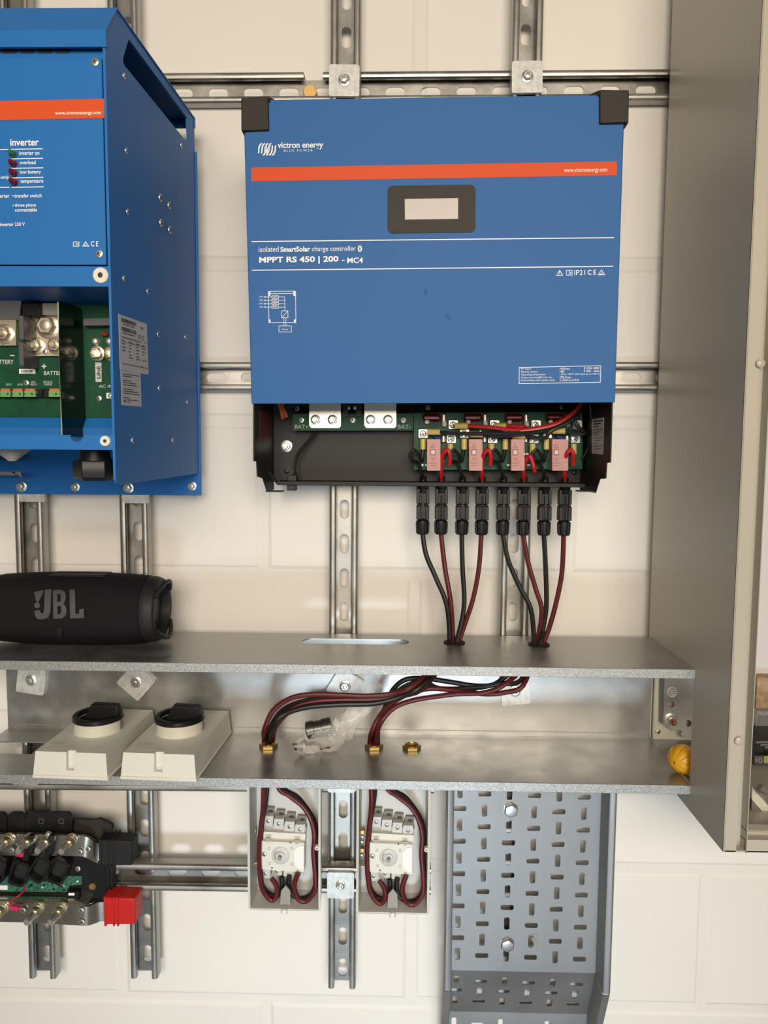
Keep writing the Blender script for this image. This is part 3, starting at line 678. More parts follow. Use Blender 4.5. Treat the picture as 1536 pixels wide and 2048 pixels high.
# ------------------------------------------------------------------ big blue inverter at the left
QIB = 0.052
XI = W(398, 940, QIB).x
lo, hi = 0.1, 0.6
for _ in range(50):
    mid = (lo+hi)/2
    if (W(231, 960, mid).x+W(217.5, 300, mid).x)/2 < XI: lo = mid
    else: hi = mid
QIF = lo
XI0 = XI-0.36
inv = thing('inverter', 'large blue inverter charger with orange stripe and open wiring bay, at the left edge', 'inverter', (XI-0.18, -QIB, W(300, 990, QIB).z))
def sx(px, py): v = WX(px, py, XI); return (-v.y, v.z)
ih = upright(QIF)
def io(x, y, z): return W(x, y, QIF)+FRONT*z
ridge = sx(232, 19); bendp = (QIF+.002, WX(217, 73, XI).z); lipb = (QIF+.002, W(216, 94, QIF).z)
backt = sx(388, 238); bb_ = (QIB, WX(398, 938, XI).z); fb = (QIF, W(231, 967, QIF).z)
sideprof = [lipb, bendp, ridge, backt, (QIB, backt[1]), (QIB, bb_[1]), (QIB+.008, bb_[1]-.006), (QIF-.012, fb[1]-.002), (QIF-.004, fb[1]), (QIF, fb[1]+.004)]
hole = [sx(*p) for p in ((257.5, 78), (374.5, 236), (377.5, 289), (250, 132), (246.5, 124), (246.5, 115))]
MB().sheet([sideprof, hole], lambda a, b, z: Vector((XI-z, -a, b)), 0, 0.0025).build('side_panel', BLUE2, inv, smooth=False)
MB().sheet([sideprof], lambda a, b, z: Vector((XI0-.0005-z, -a, b)), 0, 0.0025).build('side_panel', BLUE2, inv, smooth=False)
# hood: front lip, slanted brow and sloping roof
hp = strip([(QIF, lipb[1]), lipb, bendp, ridge, backt, (backt[0], backt[1]-.012)], -0.0015)
MB().prism([Vector((XI0, -a, b)) for a, b in hp], (XI-XI0+.0015, 0, 0)).build('hood', BLUE2, inv, bev=.0005)
# recessed vent strip and main front panel
zv0, zv1 = W(100, 116, QIF).z, W(100, 60, QIF).z
VX = 0.0165
vent = MB().box((XI0, -QIF+.006, zv0), (XI-.0025, -QIF+.007, zv1)).build('vent_strip', BLUE2, inv)
m = MB()
for x in (-31, 4.5, 40, 76, 111): m.sheet([rrect(x, 96, x+29, 106.5, 5, 4)], on(QIF-.0058), 0, .0006)
m.build('vent_slot', INK, vent)
xp = W(211.5, 300, QIF).x
zp0, zp1 = W(100, 529.5, QIF).z, W(100, 116, QIF).z
panel = MB().box((XI0, -QIF+.006, zp0), (XI-.0045, -QIF, zp1)).build('front_panel', BLUE2, inv, bev=.0008)
def ip(name, loops, material=WHITE, z=.0005, parent=None):
    m = MB()
    for lp in loops: m.sheet(lp if isinstance(lp[0][0], (tuple, list)) else [lp], io, z, z)
    return m.build(name, material, parent or panel, smooth=False)
def it(body, x0, y0, x1, y1, bold=0.015, s=-.012, z=.0007):
    m = MB(); m.text(body, skew(x0, y0, x1, y1, s), ih, FRONT*z, bold); return m.build('panel_text', WHITE, panel, smooth=False)
ip('orange_stripe', [[(-60, 204), (208.2, 198), (208.7, 236.7), (-60, 242.2)]], ORANGE)
it('www.victronenergy.com', 111, 223.8, 202.6, 232)
it('inverter', 21.3, 278.8, 78.3, 292.6, .02)
for x0, y0, x1, y1 in ((-40, 300.2, 17.6, 299.3), (21.3, 299.2, 85.7, 298), (22, 318.2, 86.5, 317), (22.6, 337.2, 87, 336), (23.4, 356.2, 87.2, 355), (24, 375.2, 87.8, 374), (-40, 375.8, 19.8, 375)):
    ip('rule_line', [line(x0, y0, x1, y1, 1.8)])
it('inverter on', 39.5, 303, 79.4, 310.8); it('overload', 40.2, 321.8, 72, 329.4); it('low battery', 40.8, 341, 82.7, 350); it('temperature', 41.6, 360, 87.2, 369)
it('charger only', -32, 352, 19, 360.8); it('inverter', -10, 389, 20, 396.4); it('transfer switch', 29.5, 388.4, 84, 396); it('three phase', 30.4, 407.6, 72.7, 416); it('connectable', 30.6, 416.6, 74.6, 424)
it('inverter 230 V', .8, 445.6, 50.6, 453)
ip('bullet', [circ(26.2, 392.2, 1.3, 10)]); ip('bullet', [circ(26.8, 411.3, 1.3, 10)])
ip('symbol', book(146.6, 483, 159, 493.5, 1.2)); ip('symbol', [tri(171.8, 488, 14.5, 10.5, 1.4), line(169, 490, 171, 492, 1.3), line(171, 492, 175, 487, 1.3)])
it('C E', 182.7, 482.8, 197, 493.4, .02)
for (px, py), c in zip(((25.5, 308.5), (26.2, 327.3), (26.8, 346.2), (27.4, 364.6)), ('g', 'r', 'r', 'r')):
    mm = mat('green_led', (0.02, 0.16, 0.05), .15) if c == 'g' else mat('red_led', (0.16, 0.006, 0.012), .15)
    m = MB().lathe(ih(px+2, py+1), FRONT, [(.0034, 0), (.0034, .001), (.0028, .001), (.0028, .0055), (.0022, .0075), (.0008, .0085)], 14); m.build('led', mm, panel)
for px, py in ((191, 125), (199, 508)): inst('screw', PAN, ih(px, py), FRONT, inv, .0042, .3)
# frame strip under the panel, bay opening and lower bar
zs0, zs1 = W(100, 573, QIF).z, zp0
MB().box((XI0, -QIF+.002, zs0), (XI-.0025, -QIF, zs1-.0012)).build('frame_strip', BLUE2, inv, bev=.0005)
zl1, zl0 = W(100, 870, QIF).z, W(100, 899, QIF).z
a0, a1 = W(140.5, 870, QIF).x, W(167.5, 870, QIF).x; rr = (a1-a0)/2; xc_ = (a0+a1)/2
bar = [(XI0, zl0), (XI-.0025, zl0), (XI-.0025, zl1), (a1, zl1)]+[(xc_+rr*math.cos(t), zl1-rr*1.0*math.sin(t)) for t in [math.pi*k/10 for k in range(1, 10)]]+[(a0, zl1), (XI0, zl1)]
MB().sheet([bar], lambda x, y, z: Vector((x, -QIF+z, y)), 0, .002).build('lower_bar', BLUE2, inv)
for px, py, r in ((202, 551, .0076), (211, 882, .0053)):
    b = MB().lathe(ih(px, py), FRONT, [(r, 0), (r, .0012), (r*.9, .002), (r*.34, .002), (r*.34, .0008)], 24).build('bumper', mat('white_nylon', (.74, .70, .62), .4), inv)
    MB().lathe(ih(px, py), FRONT, [(r*.34, .0009), (r*.3, .0011)], 14).build('bumper_hole', INK, b)
# inside of the bay
QPB = QIF-0.088
zpt, zpb = W(100, 590, QPB).z, W(100, 834.5, QPB).z
MB().box((XI0, -QPB+.004, zs0), (XI-.0025, -QIF+.002, zs0+.0015)).build('bay_ceiling', BLUE2, inv)
MB().box((XI0, -QPB, zpb-.03), (XI-.0025, -QPB+.004, zs0)).build('bay_back', BLUE2, inv)
pcb = MB().box((XI0, -QPB-.0001, zpb), (XI-.003, -QPB-.002, zs0-.0006)).build('circuit_board', PCB, inv)
MB().prism([(XI0, -QPB, zpb-.0005), (XI0, -QPB-.010, zpb-.012), (XI0, -QPB-.010, zpb-.03), (XI0, -QPB, zpb-.03)], (XI-.0025-XI0, 0, 0)).build('bay_sill', BLUE2, inv)
QB2 = QPB+.002
def ib(name, loops, material, q=QB2, z0=0.0, z1=.001, parent=None, bev=0):
    m = MB(); m.sheet(loops, on(q), z0, z1); return m.build(name, material, parent or inv, bev=bev)
mi = ib('negative_terminal_plate', [[(-60, 641), (37.5, 640), (37.5, 692.5), (-60, 693)]], NICKEL, z1=.006, bev=.0005)
m = MB(); a, b = W(-60, 641, QB2+.006), W(37.5, 640, QB2+.006); c, d = W(43, 601, QB2+.016), W(-60, 601, QB2+.016); m.hexa([a, b, c, d], [v+Vector((0, .003, 0)) for v in (a, b, c, d)]); m.build('busbar_bend', GALV, mi)
inst('terminal_nut', HEXNICK, W(10, 668, QB2+.006), FRONT, mi, .0068, .2)
pl = ib('positive_terminal_plate', [[(57.5, 633), (130, 632), (130, 713), (60.5, 713.5), (59.5, 709)]], NICKEL, z1=.006, bev=.0005)
inst('terminal_bolt', HEXNICKB, W(97, 653, QB2+.006), FRONT, pl, .0086, .2)
inst('terminal_nut', HEXNICK, W(73, 692, QB2+.006), FRONT, pl, .0062, .1); inst('terminal_nut', HEXNICK, W(113, 691, QB2+.006), FRONT, pl, .0062, .1)
for px, py in ((65, 642), (90, 703), (6, 684)): inst('screw', PAN, W(px, py, QB2+.006), FRONT, pl, .0030, .4)
GP = mat('slate_grey_plastic', (.075, .075, .08), .5)
m = MB()
for y0, y1 in ((631, 679), (684.5, 732)):
    f0, f1 = W(36.5, y0, QB2+.034), W(47.5, y1, QB2+.034); m.box((f0.x, -QB2, f0.z), (f1.x, -QB2-.034, f1.z))
m.build('terminal_divider', GP, inv, bev=.0006)
f0, f1 = W(43, 606, QB2+.02), W(80, 632, QB2+.02); MB().box((f0.x, -QB2, f0.z), (f1.x, -QB2-.02, f1.z)).build('fuse_holder', PLASTIC, inv, bev=.0006)
f0, f1 = W(84, 606, QB2+.014), W(118, 630, QB2+.014); MB().box((f0.x, -QB2, f0.z), (f1.x, -QB2-.014, f1.z)).build('fuse_window', mat('smoky_clear_plastic', (.42, .41, .38), .15, alpha=.75), inv, bev=.0006)
for nm, x0, x1, txt in (('s', 38.6, 71, 1),):
    s_ = ib('barcode_sticker', [[(x0, 738), (x1, 738), (x1, 747.5), (x0, 747.5)]], WHITE, z1=.0004); m = MB()
    x = 42.0
    while x < 66: w = random.choice((.8, 1.3, 2)); m.sheet([[(x, 740), (x+w, 740), (x+w, 744), (x, 744)]], on(QB2+.0006)); x += w+random.choice((.7, 1.1))
    m.sheet([line(43, 745.8, 64, 745.8, .8)], on(QB2+.0006)); m.build('barcode', INK, s_)
BPW = mat('board_print', (.62, .68, .64), .6)
def ibt(body, x0, y0, x1, y1, parent=None, mt=None, bold=.01):
    m = MB(); m.text(body, ((x0, y0), (x1, y1)), upright(QB2+.0005), Vector(), bold); return m.build('board_print', mt or BPW, parent or pcb, smooth=False)
ibt('BATTERY', -14, 719.5, 27, 728); ibt('-', 20, 710, 29, 712, bold=.03); ibt('+', 83.5, 728, 92.5, 737.5, bold=.03); ibt('BATTERY', 88, 742, 130, 750)
for b, x0, x1, y0, y1 in (('AUX1', 11.7, 22.6, 767, 771), ('AUX2', 34.4, 45.3, 767, 771), ('GND', 62, 70.5, 762, 766), ('RELAY', 61, 74, 767, 771), ('TRICKLE', 86, 104.5, 762, 766), ('CHARGE', 87.5, 104, 767, 771), ('AC IN-1', 197.7, 232, 769.5, 775.5)): ibt(b, x0, y0, x1, y1, bold=0)
GT = mat('green_terminal', (.16, .36, .12), .4); OT = mat('orange_lever', (.56, .16, .04), .45)
for x0, x1 in ((-14.5, 6), (9.7, 30.5), (34, 55), (57.5, 80), (106, 128)):
    tb_ = ib('wire_terminal', [rrect(x0, 783.5, x1, 795, .6)], GT, z1=.010, bev=.0003)
    ib('release_lever', [rrect(x0+.6, 778.5, x1-2.5, 783.5, .6)], OT, z1=.009, parent=tb_)
    for k in (.28, .68): ib('wire_hole', [circ(x0+(x1-x0)*k, 788, 2.1, 12)], INK, q=QB2+.0101, z1=.0003, parent=tb_)
ib('connector', [rrect(80.5, 779, 90, 795, .6)], PLASTIC, z1=.006); ib('connector', [rrect(92, 779, 102.5, 795, .6)], PLASTIC, z1=.006)
for px, py in ((53, 766), (198.4, 797)): inst('screw', PAN, W(px, py, QB2), FRONT, inv, .0034, .4)
# dark green insulating sheet standing between the two halves of the bay
XD = W(166, 730, QB2).x
dv = [(116, 603), (118.5, 722), (124, 871), (150, 874), (169.5, 872), (169.5, 833), (161, 618), (150, 612)]
MB().sheet([[( -WX(x, y, XD).y, WX(x, y, XD).z) for x, y in dv]], lambda a, b, z: Vector((XD+z, -a, b)), 0, .0014).build('insulating_divider', PCBD, inv)
a, b = WX(116, 604, XD), WX(124, 870, XD)
m = MB(); m.tube([a, b], .0006, 6, sub=1); m.build('divider_edge', mat('pale_cut_edge', (.42, .45, .33), .6), inv)
ib('connector', [[(176, 641), (228, 640), (228, 654), (176, 655)]], GP, z1=.012, bev=.0004)
for x in (193, 221):
    MB().lathe(W(x, 683.5, QB2), FRONT, [(.0042, 0), (.0040, .003), (.0026, .0055), (.0006, .0062)], 16).build('dome_nut', mat('dull_tin', (.62, .6, .56), .45, .7), inv)
    inst('stud', HEXNICK, W(x+1.5, 707, QB2), FRONT, inv, .0055, .2); m = MB().cyl(W(x+1, 707, QB2+.008), W(x+1, 707, QB2+.022), .0036); m.build('stud_end', NICKEL, inv)
m = MB(); m.tube([W(202, 668, QB2+.003), W(204, 668, QB2+.003), W(214, 668, QB2+.003), W(216, 668, QB2+.003)], [.001, .0024, .0024, .001], 8, sub=1); m.build('glass_diode', mat('red_glass', (.25, .03, .02), .2), inv)
ls = ib('line_sticker', [[(190.5, 725), (203, 725), (203.5, 764), (191.5, 764)]], LABEL, z1=.0004)
m = MB(); m.text('LINE', ((200.6, 732), (200.6, 757), (193.6, 757), (193.6, 732)), lambda x, y: W(x, y, QB2+.0006), Vector(), .03)
# rotated lettering: remap so that it reads upwards
m.v = []; m.f = []; m.mi = []
m.text('LINE', ((193.8, 757), (193.8, 732), (200.8, 732), (200.8, 757)), lambda x, y: W(x, y, QB2+.0006), Vector(), .03); m.build('sticker_print', INK, ls, smooth=False)
gs = ib('emblem_sticker', [[(213, 786), (228, 785.5), (228, 797), (213, 797)]], WHITE, z1=.0004); ib('emblem', [circ(221, 791, 4.6, 14), circ(221, 791, 2.6, 14)], INK, q=QB2+.0005, z1=.0001, parent=gs)
# back plate, studs and underside fittings
zq0, zq1 = W(200, 989, QIB).z, W(300, 303, QIB).z; xq = W(402.5, 985, QIB-.002).x
bp_ = MB().box((XI0, -QIB+.004, zq0), (xq, -QIB, zq1)).build('back_plate', BLUE2, inv, bev=.0004)
for px, py in ((43, 973), (150.5, 974), (257, 975.5), (384, 972)): inst('bolt', HEXBOLT, W(px, py, QIB), FRONT, bp_, .0042 if px in (150.5, 384) else .005, .3)
MB().box((XI0, -QIB, W(100, 940, QIB).z), (XI-.0025, -QIB-.003, zl1)).build('rear_wall', BLUE2, inv)
zfl = zl0+.0005
MB().box((XI0, -QIB-.06, zfl), (XI-.0025, -QIF+.002, zfl+.0015)).build('bay_floor', BLUE2, inv)
m = MB(); g = WZ(24, 900, zfl); n = 10
pr_ = []
for k in range(6): r = .0195-.0028*k; pr_ += [(r, .0022*k), (r, .0022*k+.0012), (r-.0014, .0022*k+.0012), (r-.0014, .0022*k+.0022)]
gx = W(24, 905, QIF-.06); m.lathe((gx.x, -QIF+.06, zfl), (0, 0, -1), pr_, 24); m.build('ribbed_grommet', mat('grey_rubber', (.42, .41, .39), .6), inv)
QG = QIF-.045; gl = W(191, 935, QG)
def hz(y): return W(191, y, QG).z
gr_ = (W(232, 940, QG).x-W(149, 940, QG).x)/2
gm = MB(); gm.lathe((gl.x, -QG, zfl), (0, 0, -1), [(gr_*.7, 0), (gr_*.7, zfl-hz(917)), (gr_*.8, zfl-hz(917)), (gr_*.8, zfl-hz(921))], 24)
gl_ = gm.build('cable_gland', PLASTIC, inv)
gm = MB(); gm.lathe((gl.x, -QG, hz(921)), (0, 0, -1), [(gr_, 0), (gr_*1.03, .001), (gr_*1.03, hz(921)-hz(953)), (gr_*.98, hz(921)-hz(956)), (gr_*.8, hz(921)-hz(961)), (gr_*.55, hz(921)-hz(961))], 6, phase=.5); gm.build('gland_nut', PLASTIC, gl_, bev=.0008)
a = W(0, 950, .09); m = MB(); m.hexa([W(-40, 944, .1), W(30, 943, .1), W(30, 951, .1), W(-40, 951, .1)], [v+Vector((0, .004, 0)) for v in (W(-40, 944, .1), W(30, 943, .1), W(30, 951, .1), W(-40, 951, .1))]); m.hexa([W(22, 944, .1), W(41, 943, .1), W(43.5, 957.5, .1), W(38, 951, .1)], [v+Vector((0, .004, 0)) for v in (W(22, 944, .1), W(41, 943, .1), W(43.5, 957.5, .1), W(38, 951, .1))]); m.build('earth_lug', GREY_MID, inv)
# side screws and stickers
def xs(px, py, out=.0): return WX(px, py, XI)+Vector((out, 0, 0))
for px, py, r in ((247.5, 152.3, .0032), (252, 301.6, .0032), (254.8, 423.8, .0032), (247.3, 557, .0032), (362.3, 290.7, .0032), (320, 395.7, .0045), (337.7, 411, .0045), (321.3, 445.7, .0045), (338.5, 460, .0045), (295.3, 583, .0032), (315.8, 668.5, .0032), (370.5, 674.5, .0028), (317.7, 776.5, .0032), (374, 804, .0028), (264.7, 880.4, .0032), (345, 880.4, .0032)):
    inst('side_screw', PAN, xs(px, py), (1, 0, 0), inv, r, random.random())
def xo(x, y, z): return WX(x, y, XI)+Vector((z, 0, 0))
s1 = MB().sheet([[(236.6, 627.7), (293, 648), (296.8, 749.6), (239.9, 739.4)]], xo, 0, .0003).build('rating_sticker', LABEL, inv)
s2 = MB().sheet([[(241, 740.5), (280.7, 747), (282.8, 813.5), (243.6, 810.3)]], xo, 0, .0003).build('warning_sticker', LABEL, inv)
def lab(u, v, q4): a, b, c, d = [Vector(p) for p in q4]; return (a*(1-u)+b*u)*(1-v)+(d*(1-u)+c*u)*v
Q1 = [(236.6, 627.7), (293, 648), (296.8, 749.6), (239.9, 739.4)]; Q2 = [(241, 740.5), (280.7, 747), (282.8, 813.5), (243.6, 810.3)]
m = MB()
def bar1(Q, u0, v0, u1, v1, mm): mm.sheet([[tuple(lab(u0, v0, Q)), tuple(lab(u1, v0, Q)), tuple(lab(u1, v1, Q)), tuple(lab(u0, v1, Q))]], xo, .0006, .0006)
for v0 in (.05, .21):
    u = .09
    while u < .60: w = random.choice((.008, .014, .02)); bar1(Q1, u, v0, u+w, v0+.075, m); u += w+random.choice((.007, .012))
def xt(Q, body, u0, v0, u1, v1, mm): mm.text(body, [tuple(lab(u, v, Q)) for u, v in ((u0, v0), (u1, v0), (u1, v1), (u0, v1))], lambda x, y: WX(x, y, XI), Vector((.0006, 0, 0)), .01)
xt(Q1, 'CE', .66, .27, .76, .34, m); xt(Q1, 'UK', .79, .26, .87, .30, m); xt(Q1, 'CA', .80, .32, .88, .36, m); xt(Q1, 'IP20', .76, .10, .87, .14, m)
xt(Q1, 'Designed in The Netherlands, Europe. Made in India', .08, .86, .95, .90, m)
bar1(Q1, .08, .475, .92, .482, m); bar1(Q1, .9, .38, .95, .395, m)
for v, us in ((.15, ((.14, .54),)), (.31, ((.12, .55),)), (.39, ((.08, .76),)), (.45, ((.08, .18), (.32, .48), (.57, .70), (.79, .9))), (.51, ((.08, .2), (.32, .42), (.57, .66), (.79, .92))), (.57, ((.08, .22), (.32, .42), (.57, .7), (.79, .9))), (.63, ((.08, .2), (.32, .38), (.57, .66), (.79, .86))), (.69, ((.32, .4), (.57, .68))), (.74, ((.32, .45), (.57, .7), (.79, .92)))):
    for a, b in us: bar1(Q1, a, v, b, v+.014, m)
m.build('sticker_print', INK, s1, smooth=False)
m = MB()
for k, e in enumerate((.92, .55, 0, .5, .7, .78, 0, .6, .82, .9, 0, .4)):
    if e: bar1(Q2, .08, .08+k*.062, e, .1+k*.062, m)
m.sheet([[tuple(lab(u, v, Q2)) for u, v in ((.08, .9), (.2, .9), (.14, .8))]], xo, .0006, .0006); bar1(Q2, .26, .82, .8, .84, m); bar1(Q2, .26, .88, .4, .9, m)
m.build('sticker_print', INK, s2, smooth=False)
# ------------------------------------------------------------------ rotary switch covers lying in the trunking
def cover_mesh():
    """origin at the middle of the base, front towards -Y"""
    w, l, h, rim = .0485, .081, .0335, .0045; d = .0035
    out = {}
    m = MB()
    sl = .0085                              # slot in the front end
    def ring(k, z): return [(-w+k, -l+k, z), (w-k, -l+k, z), (w-k, l-k, z), (-w+k, l-k, z)]
    m.hexa(ring(0, 0), ring(0, rim)); out['base_rim'] = m
    m = MB()
    # body with a slot notched into the front wall
    b0, b1 = ring(.001, rim), ring(d, h)
    nx0, nx1, nz = -.0052, .0048, .011
    fr = [(b0[0][0], b0[0][1], rim), (b0[1][0], b0[1][1], rim), (b1[1][0], b1[1][1], h), (nx1+.0012, b1[0][1], h), (nx1, b1[0][1]-.0003, h-.004), (nx1, b0[0][1]+.0010, nz), (nx0, b0[0][1]+.0010, nz), (nx0, b1[0][1]-.0001, h), (b1[0][0], b1[0][1], h)]
    m.add(fr, [list(range(9))])
    dp = .009
    ins = [(x, -l+dp, z) for x, z in ((nx1+.0012, h), (nx1, h-.004), (nx1, nz), (nx0, nz), (nx0, h))]
    k = len(m.v); m.add([fr[3], fr[4], fr[5], fr[6], fr[7]]+ins, [(i, i+1, 6+i, 5+i) for i in range(4)]+[(5, 6, 7, 8, 9)])
    m.add([fr[2], fr[3], ins[0], ins[4], fr[7], fr[8], b1[3], b1[2]], [(0, 1, 2, 3, 4, 5, 6, 7)])
    m.add(b0+b1, [(1, 2, 6, 5), (2, 3, 7, 6), (3, 0, 4, 7)])
    out['body'] = m
    m = MB(); m.lathe((0, 0, h-.0005), (0, 0, 1), [(.0315, 0), (.0300, .016), (.0255, .016), (.0255, .008)], 40, cap1=True); out['collar'] = m
    m = MB(); m.lathe((0, 0, h+.0150), (0, 0, 1), [(.0300, 0), (.0325, .0005), (.0325, .0055), (.0312, .0070), (.0262, .0070), (.0258, -.004), (.0001, -.004)], 40, cap1=False); out['knob_ring'] = m
    m = MB()
    z0, z1 = h+.011, h+.036
    m.hexa([(-.020, -.007, z0), (.0295, -.007, z0), (.0295, .007, z0), (-.020, .007, z0)], [(-.0065, -.0055, z1), (.0290, -.0055, z1-.001), (.0290, .0055, z1-.001), (-.0065, .0055, z1)])
    out['knob_handle'] = m
    m = MB(); m.box((.0285, -.004, h+.002), (.0318, .004, h+.0165)); out['lock_slot'] = m
    m = MB()
    for y, x0, x1 in ((-.062, -.036, .0), (-.055, -.038, -.018), (-.052, -.038, -.018), (-.049, -.038, -.020), (-.046, -.038, -.016), (-.060, .022, .036), (.070, .006, .030), (.066, .006, .028)):
        m.box((x0, y, h), (x1, y+.0011, h+.0001))
    out['faint_print'] = m
    return out
CM = cover_mesh()
cmm = {'base_rim': GREY_PL, 'body': GREY_PL, 'collar': GREY_PL, 'knob_ring': PLASTIC, 'knob_handle': PLASTIC, 'lock_slot': GREY_MID, 'faint_print': mat('faint_print', (.42, .34, .30), .6)}
cms = {k: v.mesh(k, [cmm[k]]) for k, v in CM.items()}
def switch_cover(label, fl, fr):
    """fl, fr: pixels of the lower front corners"""
    a, b = WZ(fl[0], fl[1], zb), WZ(fr[0], fr[1], zb); ang = -math.radians(2.7); mid = (a+b)/2
    c = mid+Matrix.Rotation(ang, 3, 'Z') @ Vector((0, .081, 0))
    t = thing('rotary_switch_cover', label, 'switch cover', (c.x, -QF-.0125+.081, zb), 'loose rotary switch covers in the trunking', (0, 0, ang))
    parts = {}
    for k, me in cms.items():
        o = bpy.data.objects.new(k, me); col.objects.link(o); o.parent = t; parts[k] = o
        if k in ('base_rim', 'body', 'knob_handle'):
            md = o.modifiers.new('bevel', 'BEVEL'); md.width = .0011; md.segments = 2; md.limit_method = 'ANGLE'; md.angle_limit = math.radians(40)
        if k in ('knob_ring', 'knob_handle', 'lock_slot'): o.parent = parts['collar']
    return t
switch_cover('grey switch cover with black rotary knob, left of the two lying in the trunking', (62, 1556), (220, 1560.5))
switch_cover('grey switch cover with black rotary knob, right of the two lying in the trunking', (236, 1559), (398, 1563))

# ------------------------------------------------------------------ open switch boxes under the trunking
QS0, QS1 = .092, .135
def switch_box(label, x0, y1, x1, dyr, grp):
    """pixel outline of the front rim: left, bottom, right"""
    A, B = W(x0, y1, QS1), W(x1, y1+dyr, QS1); L, R, zb_ = A.x, B.x, A.z; ztp = zb-T-.0015
    t = thing('isolator_switch_box', label, 'switch box', ((L+R)/2, -QS0, zb_), grp)
    def X(px, py, q): return W(px, py, q)
    tw = .0022; wd = R-L
    m = MB(); ch = .006
    # back wall and four side walls with a little draft
    L2, R2, z2, zt2 = L+.002, R-.002, zb_+.003, ztp
    m.box((L2, -QS0, z2), (R2, -QS0-tw, zt2)); m.build('back_wall', GREY_PL2, t)
    def wallq(p): m = MB(); m.hexa(*p); return m
    wallq(([(L, -QS1, zb_), (L+tw, -QS1, zb_+tw), (L+tw, -QS1, ztp), (L, -QS1, ztp)], [(L2, -QS0, z2), (L2+tw, -QS0, z2+tw), (L2+tw, -QS0, zt2), (L2, -QS0, zt2)])).build('side_wall', GREY_PL2, t)
    wallq(([(R, -QS1, zb_), (R-tw, -QS1, zb_+tw), (R-tw, -QS1, ztp), (R, -QS1, ztp)], [(R2, -QS0, z2), (R2-tw, -QS0, z2+tw), (R2-tw, -QS0, zt2), (R2, -QS0, zt2)])).build('side_wall', GREY_PL2, t)
    wallq(([(L, -QS1, zb_), (R, -QS1, zb_), (R-tw, -QS1, zb_+tw), (L+tw, -QS1, zb_+tw)], [(L2, -QS0, z2), (R2, -QS0, z2), (R2-tw, -QS0, z2+tw), (L2+tw, -QS0, z2+tw)])).build('end_wall', GREY_PL2, t)
    m = MB(); m.box((L, -QS0, ztp), (R, -QS1, ztp-tw)); m.build('end_wall', GREY_PL2, t)
    # rim bead
    m = MB(); m.tube([(L, -QS1, ztp), (L, -QS1, zb_+.004), (L+.001, -QS1, zb_+.001), (L+.004, -QS1, zb_), (R-.004, -QS1, zb_), (R-.001, -QS1, zb_+.001), (R, -QS1, zb_+.004), (R, -QS1, ztp)], .0011, 6, sub=1); m.build('rim', GREY_PL, t)
    # cover clips on the end walls and a tongue at the bottom
    u = (R-L)/98.0; xm = (L+R)/2
    for zc_, s in ((ztp-.004, -1), (zb_, 1)):
        m = MB(); pts = [(xm-.0035, -QS1-.001, zc_-s*.0035), (xm-.0035, -QS1-.001, zc_), (xm, -QS1-.001, zc_+s*.002), (xm+.0035, -QS1-.001, zc_), (xm+.0035, -QS1-.001, zc_-s*.0035)]
        m.tube(pts, .0011, 6, sub=3); m.build('cover_clip', GREY_PL2, t)
    m = MB(); m.prism([(xm-.0075, -QS1+.006, zb_+.004), (xm+.0075, -QS1+.006, zb_+.004), (xm+.0065, -QS1+.012, zb_+.020), (xm, -QS1+.012, zb_+.028), (xm-.0065, -QS1+.012, zb_+.020)], (0, .003, 0)); m.build('clip_tongue', GREY_MID, t, bev=.0005)
    # inside rails
    for z in (ztp-.030, zb_+.050):
        for s, e in ((1, L2), (-1, R2)): MB().box((e+s*tw, -QS0-tw, z), (e+s*.008, -QS0-.018, z+.0022)).build('inner_rib', GREY_PL2, t)
    MB().box((L2+.010, -QS0-tw, zb_+.020), (R2-.010, -QS0-tw-.0015, ztp-.025)).build('base_panel', GREY_PL2, t)
    # switch body: s runs across 0..1 from left rim to right rim, v in pixels down from the trunking lip
    QW = .118
    o = x0-497.5; dv_ = (y1-1819.5)
    sb = lambda x, y: (x+o, y+dv_*min(1, (y-1570)/250))
    def q4(*pts): return [sb(*p) for p in pts]
    m = MB(); m.sheet([q4((517, 1682), (609, 1686), (608, 1745), (516, 1738))], on(QW), -.024, 0); body = m.build('switch_body', GREY_PL, t, bev=.0009)
    m = MB(); m.sheet([q4((520, 1663), (611, 1668), (610, 1686), (518, 1682))], on(QW-.006), -.018, 0); m.build('shoulder', GREY_PL, body, bev=.0006)
    m = MB(); m.sheet([q4((523, 1648), (613, 1655), (612, 1668), (521, 1663))], on(QW-.011), -.014, 0); m.build('upper_band', mat('warm_grey_plastic', (.36, .34, .31), .45), body, bev=.0006)
    for k in range(4):
        dx, dy = k*21.2, k*5.6
        m = MB(); m.sheet([q4((527+dx, 1632+dy), (547+dx, 1632.5+dy), (545+dx, 1653+dy), (525.5+dx, 1651+dy))], on(QW-.009), -.015, 0); tb2 = m.build('terminal_block', GREY_PL2, t, bev=.0006)
        x, y = sb(536.5+dx, 1642+dy); inst('terminal_screw', PAN, W(x, y, QW-.009), FRONT, tb2, .0030, random.random())
        m = MB(); m.sheet([q4((532+dx, 1614+dy), (549+dx, 1615+dy), (547.5+dx, 1632+dy), (527+dx, 1631+dy))], on(QW-.018), -.008, 0); ub = m.build('wire_entry', mat('taupe_plastic', (.17, .155, .135), .5), t, bev=.0005)
        x, y = sb(541+dx, 1622+dy); m = MB(); m.sheet([circ(x, y, 5, 14, 2.4)], on(QW-.0175), 0, .0003); m.build('entry_hole', INK, ub)
    # face of the switch
    x, y = sb(561, 1711); fc = W(x, y, QW)
    m = MB(); m.lathe(fc, FRONT, [(.0125, 0), (.0125, .0008), (.0118, .0012), (.0062, .0012), (.0062, .0030), (.0048, .0034)], 28); dl = m.build('dial', GREY_PL2, body)
